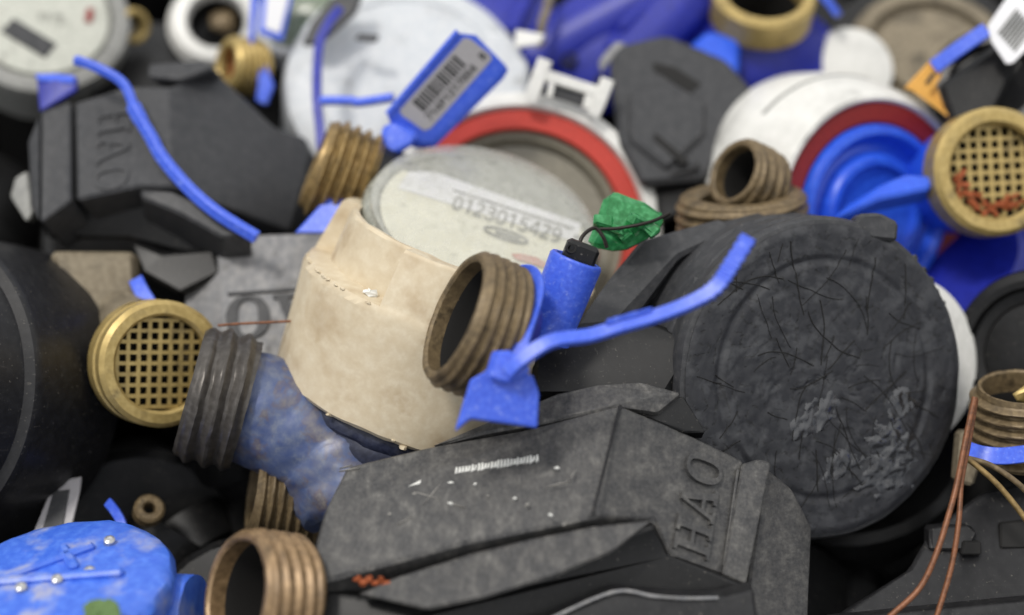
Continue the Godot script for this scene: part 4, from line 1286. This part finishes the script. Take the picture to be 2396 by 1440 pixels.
	part("lit_edge", Shape.new().sweep(smooth(ats([[1282, 1452, 536], [1436, 1386, 506], [1530, 1396, 500], [1600, 1401, 496], [1680, 1400, 486]]), 6), round_section(4, 8), way(Vector3(0, 0, 1))), M.grey_dusty)  # pale strip painted as the light caught along the edge


func seals() -> void:
	# cable seal across the middle: flag, head, loop and toothed tail
	thing("seal_tag", "bright blue seal with a flag, loop and long toothed tail before the black lid", "seal tag", 1190, 870, 420, Vector3(0, 0, 1), Vector3(1, 0, 0), SEALS)
	var flag := part("flag", Shape.new().slab(ats([[1062, 1012, 530], [1100, 980, 535], [1258, 1000, 510], [1262, 920, 510], [1246, 878, 520], [1200, 872, 530], [1196, 818, 530], [1150, 822, 530], [1138, 866, 535], [1100, 890, 535], [1088, 930, 535]]), way(Vector3(0, -4, -16)), 4.0).warp(dent(3, 60, 3)), M.seal_blue)
	part("head", Shape.new().slab(ats([[1142, 886, 546], [1190, 900, 550], [1240, 876, 540], [1232, 830, 538], [1160, 822, 540]]), way(Vector3(0, 0, -26)), 7.0), M.seal_blue, flag)
	part("nub", Shape.new().ball(Vector3(9, 13, 9), Transform3D(Basis.IDENTITY, at(1096, 890, 425)), 12), M.seal_blue, flag)
	part("loop", Shape.new().sweep(smooth(ats([[1206, 850, 510], [1226, 780, 490], [1246, 720, 450], [1256, 672, 410], [1240, 640, 360], [1205, 650, 310], [1180, 700, 160]]), 8), strap_section(20, 6), way(Vector3(-0.4, 0, 1))), M.seal_blue)
	var tail := smooth(ats([[1186, 872, 556], [1220, 842, 562], [1290, 800, 560], [1380, 786, 550], [1450, 765, 550], [1530, 742, 550], [1610, 712, 560], [1672, 676, 560], [1712, 620, 550], [1752, 556, 540]]), 16)
	var size := []
	for k in tail.size():
		var f := float(k) / tail.size()
		var tooth := 1.0 + (0.12 if (k % 4) < 2 else -0.06) * (1.0 if f > 0.72 else 0.0)
		size.append(Vector2(tooth * (1.0 - 0.12 * sin(f * PI)), 1.0))
	part("tail", Shape.new().sweep(tail, strap_section(18, 9), way(Vector3(0.1, 0.55, 0.83)), size), M.seal_blue)
	for k in 22:
		rng.seed = 600 + k
		var c: Vector3 = tail[58 + k]
		part("tooth", Shape.new().box(Vector3(5, rng.randf_range(7, 14), 9), Transform3D(Basis.from_euler(Vector3(0, 0, rng.randf_range(-0.5, 0.2))), c + way(Vector3(-2, 19, 4))), 1.0), M.seal_blue)
	for k in 13:
		var m: int = 118 + k * 2
		var t2: Vector3 = (tail[m + 1] - tail[m - 1]).normalized()
		var ov: Vector3 = way(Vector3(0.1, 0.55, 0.83))
		part("rib", Shape.new().box(Vector3(4, 34, 4), framex((tail[m] as Vector3) + ov * 9.0, ov, t2), 1.0), M.seal_blue)
	# blue sleeve of the wire seal with its black plug
	thing("seal_sleeve", "blue plastic sleeve with a black plug beside the cream dial", "seal", 1312, 700, 240, Vector3(0.36, 0.92, 0.15), Vector3(1, -0.3, 0), SEALS)
	var s := Shape.new()
	s.lathe([Vector2(0, -100), Vector2(60, -100), Vector2(64, 96), Vector2(60, 102), Vector2(50, 102), Vector2(44, 90), Vector2(0, 88)], 48)
	part("sleeve", s, M.seal_blue)
	part("plug", Shape.new().box(Vector3(78, 44, 60), Transform3D(Basis.from_euler(Vector3(0, 0, 0.1)), Vector3(4, 0, 112)), 8.0), M.black_plastic)
	part("wire_hole", Shape.new().lathe([Vector2(13, -3), Vector2(12, 4), Vector2(8, 4), Vector2(7, -4), Vector2(0, -4)], 20, frame(Vector3(-22, -24, 122), Vector3(0.1, -0.9, 0.3))), M.bore_black)
	# green seal
	thing("wire_seal", "translucent green plastic seal hanging on a thin dark wire by the dial", "seal", 1450, 520, 60, Vector3(0.1, 0.1, 0.98), Vector3(1, 0.1, 0))
	s = Shape.new()
	var pts := ats([[1418, 448, 60], [1386, 540, 80], [1372, 576, 80], [1450, 588, 90], [1530, 548, 90], [1562, 502, 60], [1520, 474, 50], [1460, 452, 50]])
	s.slab(pts, way(Vector3(6, -8, -50)), 16.0)
	s.warp(dent(12, 40, 8))
	part("capsule", s, M.green, null, 20.0)
	for k in 5:
		rng.seed = 40 + k
		part("facet", Shape.new().box(Vector3(rng.randf_range(30, 60), rng.randf_range(14, 30), 26), Transform3D(Basis.from_euler(Vector3(rng.randf_range(-0.6, 0.6), rng.randf_range(-0.6, 0.6), rng.randf_range(-1, 1))), at(1410 + k * 28, 520 + (k % 3) * 16, 92)), 5.0).warp(dent(6, 18, k)), M.green, null, 20.0)
	part("wire", Shape.new().sweep(smooth(ats([[1352, 584, 150], [1364, 552, 140], [1392, 534, 120], [1412, 556, 122], [1420, 580, 118]]), 8), round_section(4.5, 8), way(Vector3(0, 0, 1))), M.wire_dark)
	part("wire", Shape.new().sweep(smooth(ats([[1404, 536, 118], [1450, 534, 116], [1520, 520, 110], [1566, 500, 70]]), 8), round_section(4.0, 8), way(Vector3(0, 0, 1))), M.wire_dark)
	# left tie
	thing("cable_tie", "long bent blue cable tie lying over the upper left flip cover", "cable tie", 400, 400, -170, Vector3(0, 0, 1), Vector3(1, 0, 0), SEALS)
	var tie := smooth(ats([[176, 140, -330], [230, 160, -315], [288, 196, -300], [318, 262, -275], [352, 320, -250], [380, 370, -230], [440, 440, -190], [510, 500, -160], [600, 556, -150]]), 10)
	size = []
	for k in tie.size():
		size.append(0.85 if k < 28 else (1.25 if k < 34 else 1.1))
	part("strap", Shape.new().sweep(tie, strap_section(11, 12), way(Vector3(0.62, 0.62, 0.48)), size), M.seal_blue)
	thing("blue_flap", "folded dark blue plastic flap by the left edge below the grey dial", "flap", 130, 210, -420, Vector3(0, 0, 1), Vector3(1, 0, 0), SEALS)
	part("flap", Shape.new().slab(ats([[84, 176, -430], [92, 262, -400], [176, 214, -400], [178, 178, -420], [130, 186, -410]]), way(Vector3(0, 0, -20)), 4.0), M.deep_blue)
	part("fold", Shape.new().slab(ats([[78, 172, -430], [90, 186, -410], [172, 192, -405], [176, 176, -425], [130, 170, -440]]), way(Vector3(0, -8, -14)), 4.0), M.seal_blue)
	# bar code tag over the white housing
	var sans := SystemFont.new()
	sans.font_names = PackedStringArray(["Droid Sans"])
	sans.font_weight = 700
	thing("seal_tag", "blue seal tag with a white bar code label painted grey for shade leaning over the white housing", "seal tag", 1040, 200, -330, Vector3(0, 0, 1), Vector3(1, 0, 0), SEALS)
	var n: Vector3 = way(Vector3(0.2, -0.38, 0.9)).normalized()
	var c0 := at(1036, 200, -300)
	var on := func(list: Array, lift: float) -> Array:
		return list.map(func(k): return hit(k[0], k[1], c0, n) + n * lift)
	var plate := part("plate", Shape.new().slab(on.call([[1072, 74], [905, 268], [912, 292], [962, 334], [1010, 332], [1172, 170], [1184, 150], [1110, 78]], 0.0), way(Vector3(8, -14, -16)), 4.0), M.seal_blue)
	var lab: Array = on.call([[1086, 88], [934, 258], [940, 270], [992, 306], [1008, 300], [1150, 140], [1148, 128], [1102, 92]], 1.5)
	part("label", Shape.new().slab(lab, -n * 3.0, 0.6), M.label_grey, plate)  # white label given a grey colour for facing away from the light
	var along: Vector3 = (lab[0] - lab[1]).normalized()
	var across: Vector3 = n.cross(along)
	var bx := Transform3D(Basis(along, across, n), c0 + n * 2.5)
	rng.seed = 77
	var xx := -74.0
	while xx < 70.0:
		var bw := rng.randf_range(2.0, 8.0)
		part("bar", Shape.new().box(Vector3(bw, 38, 2), bx * Transform3D(Basis.IDENTITY, Vector3(xx, 10, -1)), 0.3), M.ink, plate)
		xx += bw + rng.randf_range(2.0, 5.0)
	part("number", Shape.new().text("714P1217004", 27, 2, sans, bx * Transform3D(Basis.IDENTITY, Vector3(0, -26, -1))), M.ink, plate)
	part("letter", Shape.new().text("R", 27, 2, sans, bx * Transform3D(Basis.IDENTITY, Vector3(112, -24, -1))), M.ink, plate)
	part("rim", Shape.new().sweep(on.call([[1070, 72], [905, 266]], 2.0), strap_section(5, 6), way(Vector3(0, 0, 1))), M.seal_blue, plate)
	part("neck", Shape.new().slab(ats([[896, 292, -300], [888, 350, -290], [920, 362, -285], [970, 334, -282], [975, 310, -284], [930, 284, -292]]), way(Vector3(0, 0, -40)), 8.0).warp(dent(6, 30, 2)), M.seal_blue, plate)
	thing("blue_strap", "light blue flat strap between the left flip cover and the beige collar", "strap", 780, 470, -230)
	part("strap", Shape.new().slab(ats([[850, 386, -250], [760, 466, -220], [688, 546, -190], [800, 546, -190], [820, 500, -200], [850, 470, -215]]), way(Vector3(0, 0, -14)), 4.0), M.seal_blue)
	# strap round the white housing
	thing("cable_tie", "blue cable tie crossing the big white housing as a T", "cable tie", 742, 240, -440, Vector3(0, 0, 1), Vector3(1, 0, 0), SEALS)
	part("strap", Shape.new().sweep(smooth(ats([[796, 20, -580], [768, 56, -560], [748, 100, -540], [742, 170, -500], [742, 240, -460], [748, 300, -440], [752, 352, -420]]), 6), strap_section(11, 8), way(Vector3(0, 0.2, 1)), []), M.deep_blue)
	part("cross_strap", Shape.new().sweep(smooth(ats([[750, 236, -460], [820, 236, -440], [840, 240, -436], [920, 228, -410]]), 6), strap_section(9, 9), way(Vector3(0, 0.4, 0.9))), M.seal_blue)


func loose() -> void:
	# threaded brass end between the white housing and the dial
	thing("brass_coupling", "coarse threaded brass pipe end in front of the white housing", "pipe fitting", 745, 386, -300, Vector3(-0.9, 0.36, 0.18))
	pipe_end(Transform3D(Basis.IDENTITY, Vector3(0, 0, 10)), 122, 90, 135, 31, 12, M.brass)
	var s := Shape.new().lathe([Vector2(0, -260), Vector2(100, -250), Vector2(104, -124), Vector2(0, -124)], 40)
	part("black_stub", s, M.black_plastic)
	# rusty wire in front of the pale cover
	thing("rusty_wire", "thin rusty wire stretched across the pale grey cover", "wire", 610, 755, 0)
	part("strand", Shape.new().sweep(smooth(ats([[510, 762, -20], [560, 758, -10], [640, 754, -10], [720, 750, -20]]), 5), round_section(3.2, 8), way(Vector3(0, 0.2, 1))), M.copper)
